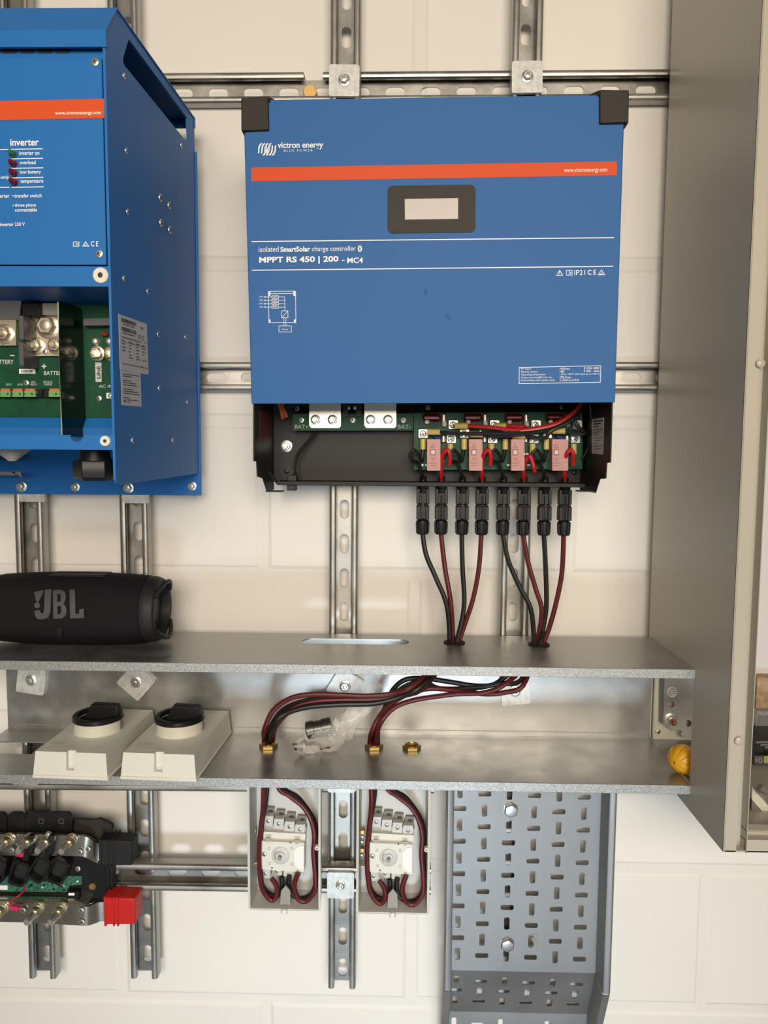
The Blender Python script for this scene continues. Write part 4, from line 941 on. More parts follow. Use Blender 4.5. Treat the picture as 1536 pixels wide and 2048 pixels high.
    m = MB(); m.hexa([fc+Vector((a, -.003, b)) for a, b in ((-.0028, -.0014), (.0014, -.0028), (.0028, .0014), (-.0014, .0028))], [fc+Vector((a, -.0085, b)) for a, b in ((-.0028, -.0014), (.0014, -.0028), (.0028, .0014), (-.0014, .0028))]); m.build('shaft', GREY_MID, dl)
    x, y = sb(549, 1711); m = MB()
    arc = [(561+(-13)*math.cos(a)+o, 1711+13*math.sin(a)) for a in [math.radians(d) for d in range(-45, 46, 15)]]; arc2 = [(561+(-10.5)*math.cos(a)+o, 1711+10.5*math.sin(a)) for a in [math.radians(d) for d in range(45, -46, -15)]]
    m.sheet([[sb(px-o, py) for px, py in arc+arc2]], on(QW+.0013), 0, .0002); m.build('dial_slot', GREY_MID, dl)
    x, y = sb(529, 1708); inst('face_screw', PAN, W(x, y, QW), FRONT, body, .0036, .8)
    for px, py in ((538, 1697), (584, 1697), (539, 1727), (584, 1728)):
        x, y = sb(px, py); m = MB().lathe(W(x, y, QW), FRONT, [(.0024, 0), (.0024, .0005), (.0016, .0005), (.0015, .0001)], 12); m.build('locating_ring', GREY_PL2, body)
    for px, py in ((536, 1680), (594, 1684)):
        m = MB(); x, y = sb(px, py); m.sheet([[(x-7, y-4), (x+7, y-4), (x+4.5, y+1), (x+2, y+4), (x-2, y+4), (x-4.5, y+1)]], on(QW), 0, .0004); m.build('notch', mat('warm_grey_plastic', (.36, .34, .31), .45), body)
    for px, py in ((581, 1685), (544, 1736)):
        x, y = sb(px, py); m = MB(); m.sheet([circ(x, y, 1.7, 10)], on(QW+.0002), 0, .0003); m.build('pin_hole', INK, body)
    m = MB(); m.sheet([[sb(*p) for p in ((597, 1692), (607.5, 1690), (607, 1740), (596, 1736), (590, 1728), (589, 1700))]], on(QW), 0, .0012); m.build('white_tag', mat('white_plastic', (.80, .78, .77), .4), body, bev=.0003)
    for k, (px, py) in enumerate(((521, 1738), (544, 1736), (567, 1741), (586, 1745))):
        m = MB(); m.sheet([q4((px, py), (px+20, py+1), (px+19.5, py+18-k*3.5), (px+.5, py+19-k*3.5))], on(QW-.008), -.016, 0); tb2 = m.build('terminal_block', GREY_PL2, t, bev=.0006)
        if k < 2: x, y = sb(px+10, py+9-k*3); inst('terminal_screw', PAN, W(x, y, QW-.008), FRONT, tb2, .0028, random.random())
    # brass earth terminals on the left wall
    for k, (py, mt) in enumerate(((1660, BRASS), (1672, BOLT), (1682, BOLT), (1695, BRASS), (1708, BOLT))):
        x, y = sb(508.5-k*.4, py); p = W(x, y, .10)
        if mt is BRASS: MB().box((p.x-.0035, -.095, p.z-.003), (p.x+.0035, -.104, p.z+.003)).build('earth_clamp', BRASS, t, bev=.0006)
        else: inst('earth_screw', PAN, p, FRONT, t, .0034, random.random())
    x, y = sb(634, 1692); p = W(x, y, QS1-.004); MB().lathe((R-.004, -QS1+.004, p.z), FRONT, [(.003, 0), (.003, .006), (.0015, .006), (.0015, .002)], 12).build('cover_post', GREY_PL, t)
    return t, sb
GB = 'open isolator switch boxes under the trunking'
BOX1, sb1f = switch_box('open grey switch box with looped cables, left of the pair under the trunking', 497.5, 1819.5, 640, 2.5, GB)
BOX2, sb2f = switch_box('open grey switch box with looped cables, right of the pair beside the cable tray', 713.5, 1826.5, 857, 3, GB)
# ------------------------------------------------------------------ plug connectors under the charge controller
GC = 'solar plug connectors in a row under the charge controller'
NTH = ['first', 'second', 'third', 'fourth', 'fifth', 'sixth', 'seventh', 'eighth']
def connector_meshes():
    """origin at the top centre, hanging down -Z, front towards -Y"""
    P = {}; w, d = .0086, .0080
    m = MB(); m.lathe((0, 0, .0135), (0, 0, -1), [(.0034, 0), (.0046, .001), (.0046, .0070)], 14); m.lathe((0, 0, 0), (0, 0, -1), [(.0088, 0), (.0088, .003), (.0062, .004), (.0062, .010)], 6, phase=.5); P['socket_nut'] = m
    m = MB(); m.box((-w, -d+.002, -.004), (-w+.0042, d-.002, -.0245)); m.box((w-.0042, -d+.002, -.004), (w, d-.002, -.0245)); m.box((-w+.002, -d+.0045, -.004), (w-.002, d, -.0245)); P['socket_shell'] = m
    m = MB(); m.hexa([(-w, -d, -.0275), (w, -d, -.0275), (w, d, -.0275), (-w, d, -.0275)], [(-w+.0018, -d+.001, -.0248), (w-.0018, -d+.001, -.0248), (w-.0018, d-.001, -.0248), (-w+.0018, d-.001, -.0248)]); m.box((-w, -d, -.0275), (-w+.0052, d, -.046)); m.box((w-.0052, -d, -.0275), (w, d, -.046)); m.box((-w+.003, -d+.0025, -.0275), (w-.003, d, -.046)); P['plug_shell'] = m
    m = MB(); m.box((-.0013, -d-.0002, -.012), (.0013, -d+.0046, -.043)); P['latch_bar'] = m
    m = MB(); m.lathe((0, 0, -.040), (0, 0, -1), [(.0036, 0), (.0052, .003), (.0066, .0065), (.0084, .008)], 18); m.lathe((0, 0, -.048), (0, 0, -1), [(.0088, 0), (.0090, .002), (.0082, .017), (.0074, .0185), (.0040, .0186)], 24); P['cap_nut'] = m
    m = MB()
    for k in range(12):
        a = 2*math.pi*k/12; u, v = math.cos(a), math.sin(a)
        m.tube([(u*.0089, v*.0089, -.050), (u*.0083, v*.0083, -.0645)], .0007, 5, sub=1)
    P['grip_rib'] = m
    return P
cpm = {k: v.mesh(k, [PLASTIC]) for k, v in connector_meshes().items()}
GLOSS = mat('glossy_black_plastic', (.02, .02, .021), .12)
cpm_g = cpm['latch_bar'].copy(); cpm_g.materials[0] = GLOSS
CB = []
for i, c in enumerate(con):
    t = thing('solar_connector', 'black plug connector on a %s cable, %s from the left under the charge controller' % ('black' if i % 2 == 0 else 'red', NTH[i]), 'connector', (c.x, -QCON, bzt-.0055), GC)
    ps = {}
    for k, me in cpm.items():
        o = bpy.data.objects.new(k, cpm_g if (k == 'latch_bar' and i % 2) else me); col.objects.link(o); o.parent = t; ps[k] = o
        if k in ('socket_shell', 'plug_shell'):
            md = o.modifiers.new('bevel', 'BEVEL'); md.width = .0006; md.segments = 1; md.limit_method = 'ANGLE'
    ps['grip_rib'].parent = ps['cap_nut']
    CB.append(Vector((c.x, -QCON, bzt-.0055-.064)))

# ------------------------------------------------------------------ grommets and bushings
for g, lab in zip(GRO, ('black rubber grommet ring in the trunking top, left of the two cable holes', 'black rubber grommet ring in the trunking top, right of the two cable holes')):
    m = MB(); R0, r0 = .0125, .0026; n, k = 28, 8
    vs = [(g.x+(R0+r0*math.cos(b))*math.cos(a), g.y+(R0+r0*math.cos(b))*math.sin(a), zt+.0004+r0*.8*math.sin(b)) for a in [2*math.pi*i/n for i in range(n)] for b in [2*math.pi*j/k for j in range(k)]]
    m.add(vs, [(i*k+j, ((i+1) % n)*k+j, ((i+1) % n)*k+(j+1) % k, i*k+(j+1) % k) for i in range(n) for j in range(k)])
    tag(m.build('cable_grommet', RUBBER), lab, 'grommet', 'rubber cable grommets')
for g, lab in zip(BUSH, ('brass bushing with red and black cables, left of the three in the trunking floor', 'brass bushing with red and black cables, middle of the three in the trunking floor', 'empty brass bushing ring, right of the three in the trunking floor')):
    t = thing('brass_bushing', lab, 'bushing', (g.x, g.y, zb), 'brass bushings in the trunking floor')
    m = MB(); m.lathe((g.x, g.y, zb), (0, 0, 1), [(.0122, 0), (.0128, .0006), (.0128, .0040), (.0118, .0052), (.0096, .0052), (.0092, .0030), (.0090, -.003)], 6, cap0=False, cap1=False, phase=.35); m.build('lock_nut', BRASS, t)
    m = MB(); m.lathe((g.x, g.y, zb-.004), (0, 0, 1), [(.0098, 0), (.0098, .0098), (.0088, .0104), (.0084, .0098), (.0084, 0)], 24, cap0=False, cap1=False); m.build('sleeve', BRASS, t)

# ------------------------------------------------------------------ the eight solar cables
def S(px, py, q): return W(px, py, q)
def up(i, pts, g):                          # pixels between plug and grommet, depth running from one to the other
    n = len(pts); out = [CB[i]]
    for k, (x, y) in enumerate(pts):
        f = (k+1)/(n+1); out.append(W(x, y, QCON+(-g.y-QCON)*f))
    return out
o_ = lambda L: [(820+a/2.648, 1060+b/2.648) for a, b in L]
UPS = [o_([(85, 130), (140, 260), (195, 400)]), o_([(185, 200), (215, 380)]), o_([(278, 200), (287, 350), (280, 450)]), o_([(365, 200), (335, 360), (300, 470)]),
       o_([(520, 160), (580, 300), (640, 420)]), o_([(625, 170), (665, 310), (698, 430)]), o_([(718, 200), (722, 400), (705, 520)]), o_([(805, 220), (775, 380), (740, 510)])]
GOFF = [(-.0066, .001), (-.0018, .0052), (.0030, -.0052), (.0070, .0012), (-.0066, .001), (-.0012, .0054), (.0016, -.0052), (.0070, .0008)]
c_ = lambda L: [(500+a/3.84, 1240+b/3.84) for a, b in L]
UND = [  # black B, red A, black D, red C (to the left bushing), black G, red E, black H, red F (to the middle one)
    ([(852, 1372), (800, 1393), (760, 1397), (700, 1395), (650, 1397), (604, 1403), (565, 1421), (540, 1456)], .128),
    ([(833, 1367), (786, 1387), (734, 1392), (682, 1390), (625, 1389), (583, 1396), (547, 1420), (529, 1459)], .142),
    ([(846, 1370), (800, 1394), (747, 1407), (682, 1409), (617, 1414), (573, 1427), (547, 1450)], .142),
    ([(845, 1374), (800, 1391), (747, 1399), (682, 1400), (625, 1404), (586, 1417), (553, 1450)], .134),
    ([(1000, 1362), (960, 1372), (900, 1364), (860, 1358), (815, 1358), (787, 1378), (770, 1415), (757, 1452)], .098),
    ([(1047, 1370), (1009, 1385), (971, 1388), (926, 1383), (860, 1377), (810, 1391), (776, 1413), (757, 1436), (744, 1463)], .118),
    ([(1040, 1362), (1000, 1367), (950, 1376), (880, 1377), (850, 1364), (818, 1369), (790, 1388), (768, 1420), (752, 1456)], .108),
    ([(1016, 1364), (971, 1385), (914, 1388), (880, 1392), (825, 1401), (786, 1417), (760, 1448)], .128)]
BOFF = [(-.002, .0052), (-.0058, -.001), (.0030, -.0050), (.0062, .0018), (.0048, .0040), (-.0056, .0), (-.001, .0056), (.0030, -.0050)]
BOXP = [  # inside the left box; the right one repeats it
    ([(533, 1590), (525, 1640), (521, 1690), (521, 1745), (527, 1776), (545, 1791), (561, 1786), (564, 1768), (563, 1754)], .112),
    ([(527, 1590), (525.5, 1625), (522, 1655), (518.5, 1690), (519, 1740), (525, 1778), (542, 1800), (553, 1792), (553, 1772), (543, 1756)], .122),
    ([(563, 1572), (597, 1596), (627, 1640), (634, 1685), (633, 1745), (626, 1784), (604, 1797), (584, 1788), (577, 1768), (579, 1750)], .112),
    ([(556, 1572), (578, 1591), (606, 1613), (622, 1640), (629, 1672), (627, 1705), (631, 1755), (629, 1782), (613, 1802), (597, 1798), (589, 1778), (591, 1760), (597, 1746)], .122)]
for i in range(8):
    g = GRO[i//4]; b = BUSH[i//4]; blk = i % 2 == 0; j = i % 4
    gp = Vector((g.x+GOFF[i][0], g.y+GOFF[i][1], zt))
    pts = up(i, UPS[i], g)+[gp+Vector((0, 0, .004)), gp+Vector((-.003, 0, -.008))]
    und, q = UND[i]
    pts += [W(x, y, q) for x, y in und]
    bp = Vector((b.x+BOFF[i][0], b.y+BOFF[i][1], zb))
    pts += [bp+Vector((0, 0, .012)), bp+Vector((0, 0, -.004))]
    bx, bq = BOXP[j]; fn = sb1f if i < 4 else sb2f
    pts += [W(*fn(x, y), bq) for x, y in bx]
    m = MB(); m.tube(pts, .0034, 10, sub=5)
    side = 'left' if i < 4 else 'right'
    o = m.build('solar_cable', BLKC if blk else REDC)
    tag(o, '%s cable from the %s connector through the %s grommet to the %s switch box' % ('black' if blk else 'dark red', NTH[i], side, side), 'cable', 'solar cables between the charge controller and the switch boxes')
# ------------------------------------------------------------------ portable speaker on the trunking
sp_c = WZ(122, 1284, zt); QA = -sp_c.y+.004; SR = .0490; SZ = zt+SR-.0008; SXC = W(120, 1210, QA+SR).x
def srad(u): return SR*(1-.115*min(1.0, abs(u)/.118)**2.2)
spk = thing('portable_speaker', 'black cylindrical portable speaker with raised grey lettering, on the trunking', 'speaker', (SXC, -QA, zt))
m = MB(); prof = [(srad(u), u) for u in [-.098+.196*k/24 for k in range(25)]]
m.lathe((SXC, -QA, SZ), (1, 0, 0), prof, 48)
def weave():
    mt = bpy.data.materials.new('black_woven_mesh'); mt.use_nodes = True; nt = mt.node_tree; b = nt.nodes['Principled BSDF']
    b.inputs['Base Color'].default_value = (.006, .006, .007, 1); b.inputs['Roughness'].default_value = .62; b.inputs['Specular IOR Level'].default_value = .12
    tc = nt.nodes.new('ShaderNodeTexCoord'); hs = []
    for ang in (.75, -.75):
        mp_ = nt.nodes.new('ShaderNodeMapping'); mp_.inputs['Rotation'].default_value = (0, ang, 0); nt.links.new(tc.outputs['Object'], mp_.inputs[0])
        w = nt.nodes.new('ShaderNodeTexWave'); w.inputs['Scale'].default_value = 190; w.bands_direction = 'X'; nt.links.new(mp_.outputs[0], w.inputs[0]); hs.append(w)
    mx = nt.nodes.new('ShaderNodeMath'); mx.operation = 'MAXIMUM'; nt.links.new(hs[0].outputs['Fac'], mx.inputs[0]); nt.links.new(hs[1].outputs['Fac'], mx.inputs[1])
    bp = nt.nodes.new('ShaderNodeBump'); bp.inputs['Strength'].default_value = .8; bp.inputs['Distance'].default_value = .0006; nt.links.new(mx.outputs[0], bp.inputs['Height']); nt.links.new(bp.outputs[0], b.inputs['Normal'])
    r = nt.nodes.new('ShaderNodeValToRGB'); r.color_ramp.elements[0].color = (.002, .002, .0025, 1); r.color_ramp.elements[1].color = (.016, .016, .018, 1)
    nt.links.new(mx.outputs[0], r.inputs[0]); nt.links.new(r.outputs[0], b.inputs['Base Color'])
    return mt
m.build('fabric_body', weave(), spk)
EC = mat('speaker_rubber', (.015, .015, .016), .55, spec=.3)
for s in (1, -1):
    m = MB(); n = 48
    pr_ = [(.0436, .098), (.0442, .099), (.0440, .108), (.0415, .115), (.0385, .117), (.0345, .116), (.0325, .108), (.0320, .103)]
    m.lathe((SXC, -QA, SZ), (s, 0, 0), pr_, n, cap0=False, cap1=False); e = m.build('end_cap', EC, spk)
    m = MB(); m.lathe((SXC, -QA, SZ), (s, 0, 0), [(.0325, .1025), (.0300, .1045), (.0260, .1030), (.0220, .1060), (.0001, .1065)], 36, cap1=False); m.build('bass_radiator', PLASTIC, e)
    for a0 in (35, 215):
        m = MB()
        pts = [Vector((SXC+s*(.117+.007*math.sin(math.pi*k/8)), -QA+.0375*math.cos(math.radians(a0+110*k/8)), SZ+.0375*math.sin(math.radians(a0+110*k/8)))) for k in range(9)]
        m.tube(pts, [.003]*len(smooth_path(pts, 4)), 8, sub=4)
        m.build('end_bumper', EC, e)
def on_speaker(px, py):
    q = QA+SR
    for _ in range(8):
        p = W(px, py, q); dz = max(-SR*.98, min(SR*.98, p.z-SZ)); q = QA+math.sqrt(max(1e-6, srad(p.x-SXC)**2-dz*dz))
    return W(px, py, q)
def spo(x, y, z):
    p = on_speaker(x, y); n = Vector((0, p.y+QA, p.z-SZ)).normalized(); return p+n*z
s_ = lambda L: [(a/2.954, 970+b/2.954) for a, b in L]
CUTS = [1176+4*k for k in range(28)]
BADGE = mat('dark_grey_badge', (.075, .075, .078), .35)
m = MB()
m.sheet([s_([(268, 622), (306, 617), (300, 750), (287, 782), (257, 792), (224, 790), (210, 771), (206, 743), (238, 738), (243, 757), (257, 757), (264, 740)])], spo, -.0005, .0014, cuts=CUTS)
m.sheet([s_([(203, 636), (262, 622), (246, 660), (228, 694), (219, 692)])], spo, -.0005, .0014, cuts=CUTS)
m.sheet([[(a/2.954, 970+b/2.954) for a, b in circ(222, 711, 17, 16)]], spo, -.0005, .0014, cuts=CUTS)
m.sheet([s_([(315, 624), (362, 622), (386, 634), (391, 660), (388, 685), (376, 702), (391, 716), (396, 740), (392, 768), (370, 787), (318, 788)]), s_([(341, 646), (358, 646), (362, 655), (361, 685), (355, 692), (342, 692)]), s_([(342, 714), (358, 714), (365, 724), (364, 752), (357, 761), (342, 762)])], spo, -.0005, .0014, cuts=CUTS)
m.sheet([s_([(413, 621), (445, 620), (448, 760), (470, 760), (471, 735), (497, 731), (498, 784), (417, 787)])], spo, -.0005, .0014, cuts=CUTS)
m.build('badge_lettering', BADGE, spk, smooth=False)
m = MB(); m.sheet([[(a/2.954, 970+b/2.954) for a, b in rrect(341, 838, 368, 900, 10, 3)]], spo, -.0005, .0016, cuts=CUTS); m.build('status_light_bar', EC, spk)
m = MB(); m.box((SXC-.03, -QA-.018, SZ+SR*.93), (SXC+.045, -QA+.012, SZ+SR*.985)); m.build('button_strip', EC, spk, bev=.004)

# ------------------------------------------------------------------ clear plastic bag with spare fixings
from mathutils import noise
FILM = mat('clear_plastic_film', (.80, .79, .76), .12, alpha=.36, spec=.8)
bag = thing('plastic_bag', 'crumpled clear plastic bag with dark fixings inside, lying between the bushings', 'plastic bag', tuple(WZ(650, 1505, zb)))
ax = [W(592, 1500, .125), W(615, 1488, .12), W(650, 1476, .115), W(680, 1458, .108), W(706, 1428, .098), W(735, 1395, .085), W(760, 1380, .07)]
wd_ = [.004, .014, .019, .018, .013, .016, .021]; th_ = [.002, .007, .011, .010, .006, .004, .002]
path = smooth_path(ax, 5); m = MB(); n = 22; vs = []
for i, p in enumerate(path):
    f = i/(len(path)-1)*(len(ax)-1); k = min(int(f), len(ax)-2); u = f-k
    w_, t_ = wd_[k]*(1-u)+wd_[k+1]*u, th_[k]*(1-u)+th_[k+1]*u
    tn = (path[min(i+1, len(path)-1)]-path[max(i-1, 0)]).normalized(); sd = tn.cross(FRONT).normalized(); up_ = sd.cross(tn)
    for j in range(n):
        a = 2*math.pi*j/n; q = p+sd*w_*math.cos(a)+up_*t_*math.sin(a)
        nz = noise.noise(q*80)*.0075+noise.noise(q*210)*.0034
        q = q+(sd*math.cos(a)+up_*math.sin(a))*nz
        q.z = max(q.z, zb+.0006); q.y = min(q.y, -QB-T-.001); vs.append(q)
L_ = len(path); m.add(vs, [(i*n+j, i*n+(j+1) % n, (i+1)*n+(j+1) % n, (i+1)*n+j) for i in range(L_-1) for j in range(n)])
m.build('film', FILM, bag)
DK = mat('dark_zinc', (.10, .095, .09), .35, .8)
p0, p1 = W(612, 1462, .112), W(664, 1452, .108)
m = MB(); m.lathe(p0, p1-p0, [(.009, 0), (.0125, .0015), (.0125, .011), (.0112, .0115), (.0112, .022), (.0125, .0225), (.0125, (p1-p0).length-.001), (.006, (p1-p0).length)], 18); m.build('spare_gland', DK, bag)
for k in range(7):
    a = W(random.uniform(600, 645), random.uniform(1484, 1502), .12); a.z = max(a.z, zb+.0035); d = Vector((random.uniform(-1, 1), random.uniform(-.4, .4), random.uniform(-.1, .2))).normalized()
    m = MB(); m.lathe(a, d, [(.0034, 0), (.0034, .0025), (.0016, .0026), (.0016, .014)], 6); m.build('loose_screw', BRASS if k % 3 == 0 else DK, bag)
pr1 = MB()
for k in range(6): pr1.sheet([line(721+k*4, 1374+k*1.5, 713+k*4.5, 1386+k*1.5, 1.1)], on(.10), 0, .0001)
pr1.build('printed_hatch', mat('grey_print', (.42, .41, .38), .6), bag)

# ------------------------------------------------------------------ things seen through the opening into the enclosure
MB().box((XCAB+ct, -QB, zb-T), (XCAB+.075, -QF+.004, zb)).build('entry_plate', GALV, cab)
MB().box((XCAB+ct+.002, -QC0-ct, W(1330, 1493, .05).z), (XCAB+.20, -.050, zt+.02)).build('inner_panel', mat('cream_enamel', (.55, .53, .45), .4), cab, bev=.003)
QE = .064
ep = thing('earth_plate', 'galvanised earthing plate with a copper stud, inside the enclosure opening', 'earth plate', tuple(W(1345, 1470, QE-.003)))
m = MB(); m.sheet([[(1329, 1345), (1410, 1345), (1410, 1480), (1378, 1476), (1366, 1474), (1361, 1468), (1363, 1461), (1356, 1459), (1353, 1463), (1340, 1456), (1333, 1450), (1326, 1447)], circ(1342, 1408, 6.2, 18), circ(1376, 1446, 6.5, 18)], on(QE), 0, .0015); pl_ = m.build('plate', GALV, ep, smooth=False)
m = MB(); m.hexa([W(1329, 1345, QE), W(1326, 1447, QE), W(1318, 1443, QE-.010), W(1320, 1345, QE-.010)], [v+Vector((.0012, 0, 0)) for v in (W(1329, 1345, QE), W(1326, 1447, QE), W(1318, 1443, QE-.010), W(1320, 1345, QE-.010))]); m.build('folded_edge', GALV, ep)
m = MB(); m.sheet([circ(1344, 1384, 10, 22), circ(1344, 1384, 8.2, 22)], on(QE+.0015), 0, .0008)
for y, h in ((1380, 5.5), (1384, 6.5), (1388, 5)): m.sheet([line(1344-h, y, 1344+h, y+1, 1.6)], on(QE+.0015), 0, .0008)
m.build('embossed_earth_symbol', PLATE, ep)
p = W(1341, 1438, QE+.0015); inst('nut', HEXBOLT, p, FRONT, ep, .0055, .2)
m = MB(); m.lathe(p, (.05, -1, -.12), [(.0040, .004), (.0040, .012), (.0026, .0145), (.0008, .016)], 14); m.build('copper_stud', COPPER, ep)
inst('rivet', PAN, W(1316, 1463, .050), FRONT, cab, .0042, .3)
# yellow fluted plug
YL = mat('yellow_plastic', (.72, .36, .012), .4, var=.06, vs=60)
yb = WZ(1358, 1546, zb); R_ = .0188; yc = Vector((yb.x+.004, yb.y, zb+R_*.98)); axd = Vector((-.80, -.60, -.02)).normalized()
yp = thing('yellow_plug', 'yellow fluted plastic plug resting at the right end of the trunking floor', 'plug', (yc.x, yc.y, zb))
m = MB(); n = 64; u_ = axd.orthogonal().normalized(); v_ = axd.cross(u_); vs = []
rows = 16
for i in range(rows+1):
    th = .07+(2.5-.07)*i/rows
    for j in range(n):
        a = 2*math.pi*j/n; gsh = max(0.0, math.cos(a*9))**4; env = min(1, max(0, (th-.25)/.4)); r = R_*(1-.13*gsh*env)
        vs.append(yc+axd*math.cos(th)*R_*.98+(u_*math.cos(a)+v_*math.sin(a))*r*math.sin(th))
m.add(vs, [(i*n+j, i*n+(j+1) % n, (i+1)*n+(j+1) % n, (i+1)*n+j) for i in range(rows) for j in range(n)]+[list(range(rows*n, rows*n+n))])
for v in m.v: v.z = max(v.z, zb+.0004)
m.build('fluted_body', YL, yp)
m = MB(); m.lathe(yc+axd*R_*.945, axd, [(.0030, 0), (.0030, .0010), (.0018, .0012), (.0018, -.004)], 16, cap0=False); m.build('boss', YL, yp)
m = MB(); m.lathe(yc+axd*R_*.945, axd, [(.0018, .0003), (.0014, .0006)], 14); m.build('boss_hole', INK, yp)
# contents of the enclosure at the frame's right edge
mpl = MB().box((XCAB+.13, -QC0-ct-.02, zcb+.03), (XCR-.02, -QC0-ct-.022, zct-.03)).build('mounting_plate', mat('pale_mounting_plate', (.62, .60, .60), .45), cab)
def cb(name, label, cat, px0, py0, px1, py1, q0, q1, mt, bev=.001):
    a, b = W(px0, py0, q1), W(px1, py1, q1); m = MB(); m.box((a.x, -q0, a.z), (b.x, -q1, b.z)); o = m.build(name, mt, bev=bev, org=((a.x+b.x)/2, -q1, b.z)); return tag(o, label, cat)
QM = QC0+ct+.0221
tp_ = thing('cardboard_box', 'brown cardboard piece inside the enclosure at the right edge', 'cardboard', tuple(W(1560, 1420, QM)))
m = MB(); a, b = W(1515, 1355, QM+.02), W(1640, 1421, QM+.02); m.box((a.x, -QM, a.z), (b.x, -QM-.02, b.z)); m.build('carton', mat('brown_cardboard', (.36, .25, .15), .8, var=.3, vs=90), tp_, bev=.001)
m = MB(); m.box((a.x+.01, -QM-.0201, (a.z+b.z)/2-.001), (b.x, -QM-.0204, (a.z+b.z)/2+.001)); m.build('carton_flap_seam', mat('brown_tape', (.28, .18, .10), .5), tp_)
gb = thing('grey_duct', 'grey metal block behind the black device inside the enclosure', 'duct', tuple(W(1560, 1475, QM)))
m = MB(); a, b = W(1513, 1421, QM+.03), W(1640, 1478, QM+.03); m.box((a.x, -QM, a.z), (b.x, -QM-.03, b.z)); m.build('duct_body', GALV, gb, bev=.001)
m = MB(); m.box((a.x, -QM-.03, a.z-.006), (b.x, -QM-.032, a.z)); m.build('duct_lip', GALVEDGE, gb)
bd = thing('circuit_breaker', 'black breaker with small symbols inside the enclosure at the right edge', 'breaker', tuple(W(1560, 1535, QM)))
QD = .16
m = MB(); a, b = W(1509, 1512, QD), W(1640, 1534, QD); m.box((a.x, -QM, a.z), (b.x, -QD, b.z)); fbk = m.build('front_face', mat('charcoal_plastic', (.05, .05, .05), .5), bd, bev=.001)
m = MB(); m.hexa([W(1510, 1478, QD-.03), W(1640, 1478, QD-.03), W(1640, 1512, QD), W(1510, 1512, QD)], [v+Vector((0, .05, 0)) for v in (W(1510, 1478, QD-.03), W(1640, 1478, QD-.03), W(1640, 1512, QD), W(1510, 1512, QD))]); m.build('upper_housing', PLASTIC, bd, bev=.001)
m = MB()
m.sheet([circ(1520.5, 1520.5, 4.5, 16), circ(1520.5, 1520.5, 3.5, 16)], on(QD+.0003), 0, 0); m.sheet([line(1512.5, 1517, 1512.5, 1524, 1.4)], on(QD+.0003), 0, 0)
m.build('symbol', mat('grey_print', (.42, .41, .38), .6), fbk, smooth=False)
m = MB(); m.sheet([rrect(1528, 1512, 1545, 1526, 1)], on(QD+.0003), 0, 0); m.build('yellow_mark', mat('olive_print', (.30, .28, .06), .6), fbk)
m = MB()
for k in range(3): a = W(1511+k*9, 1485+k*5, QD-.01); m.tube([a, a+Vector((.03, -.006, .004))], .0022, 8, sub=1)
m.build('lever', mat('charcoal_plastic', (.05, .05, .05), .5), bd)
dc = thing('duct_cover', 'pale slotted duct cover leaning in the bottom of the enclosure', 'duct cover', tuple(W(1540, 1640, .16)))
QX = .20
m = MB(); m.hexa([W(1504, 1572, QX), W(1560, 1640, QX), W(1560, 1664, QX), W(1504, 1600, QX)], [v+Vector((.002, .09, .004)) for v in (W(1504, 1572, QX), W(1560, 1640, QX), W(1560, 1664, QX), W(1504, 1600, QX))]); m.build('channel', GREY_PL, dc, bev=.0006)
m = MB(); m.hexa([W(1504, 1601, QX+.001), W(1560, 1664, QX+.001), W(1560, 1684, QX+.001), W(1503, 1619, QX+.001)], [v+Vector((0, .003, 0)) for v in (W(1504, 1601, QX+.001), W(1560, 1664, QX+.001), W(1560, 1684, QX+.001), W(1503, 1619, QX+.001))]); m.build('channel_edge', mat('taupe_plastic', (.17, .155, .135), .5), dc)
m = MB()
for k in range(3): m.sheet([line(1507+k*2, 1573+k*4.5, 1530, 1595+k*3.5, 1.4)], on(QX+.0006), 0, .0003)
m.build('slot', GREY_MID, dc)
m = MB(); m.tube([W(1519, 1573, .22), W(1528, 1580, .22), W(1545, 1583, .22), W(1560, 1583, .22)], .0045, 10); m.build('clip', mat('taupe_plastic', (.17, .155, .135), .5), dc)

# ------------------------------------------------------------------ busbar distributor with its cover off
QL = qv+SD+.0005
lx = thing('busbar_distributor', 'black busbar distributor with open cover, brass studs and red and black end caps', 'busbar distributor', tuple(W(60, 1852, QL)))
def lb(name, poly, q0, q1, mt, parent=None, bev=.0008):
    m = MB(); m.sheet([poly], on(q1), q0-q1, 0); return m.build(name, mt, parent or lx, bev=bev)
lb('base', [(-80, 1690), (150, 1690), (196, 1722), (222, 1735), (224, 1790), (205, 1800), (150, 1815), (-80, 1812)], QL, QL+.016, PLASTIC)
lb('rear_cover', [(-60, 1636), (146, 1638), (186, 1641), (198, 1638), (224, 1650), (225, 1656), (219, 1677), (150, 1690), (-60, 1690)], QL, QL+.006, CAPP)
for x0, x1 in ((-70, 14), (15, 51), (51.5, 145)):
    f = lb('fuse_flap', [(x0, 1672), (x0, 1634), (x0+4, 1627), (x0+9, 1624.5), (x1-9, 1625), (x1-3, 1630), (x1, 1638), (x1-1, 1672)], QL+.010, QL+.014, PLASTIC)
    m = MB()
    if x1-x0 > 50:
        for xx in (x1-62, x1-22):
            m.sheet([rrect(xx-6, 1637, xx+5, 1648, 1), rrect(xx-4, 1639, xx+3, 1646, 1)], on(QL+.0143), 0, 0)
        m.build('flap_symbol', mat('dim_print', (.05, .05, .05), .5), f)
SILV = mat('tinned_busbar', (.52, .49, .43), .24, 1.0, var=.12, vs=30)
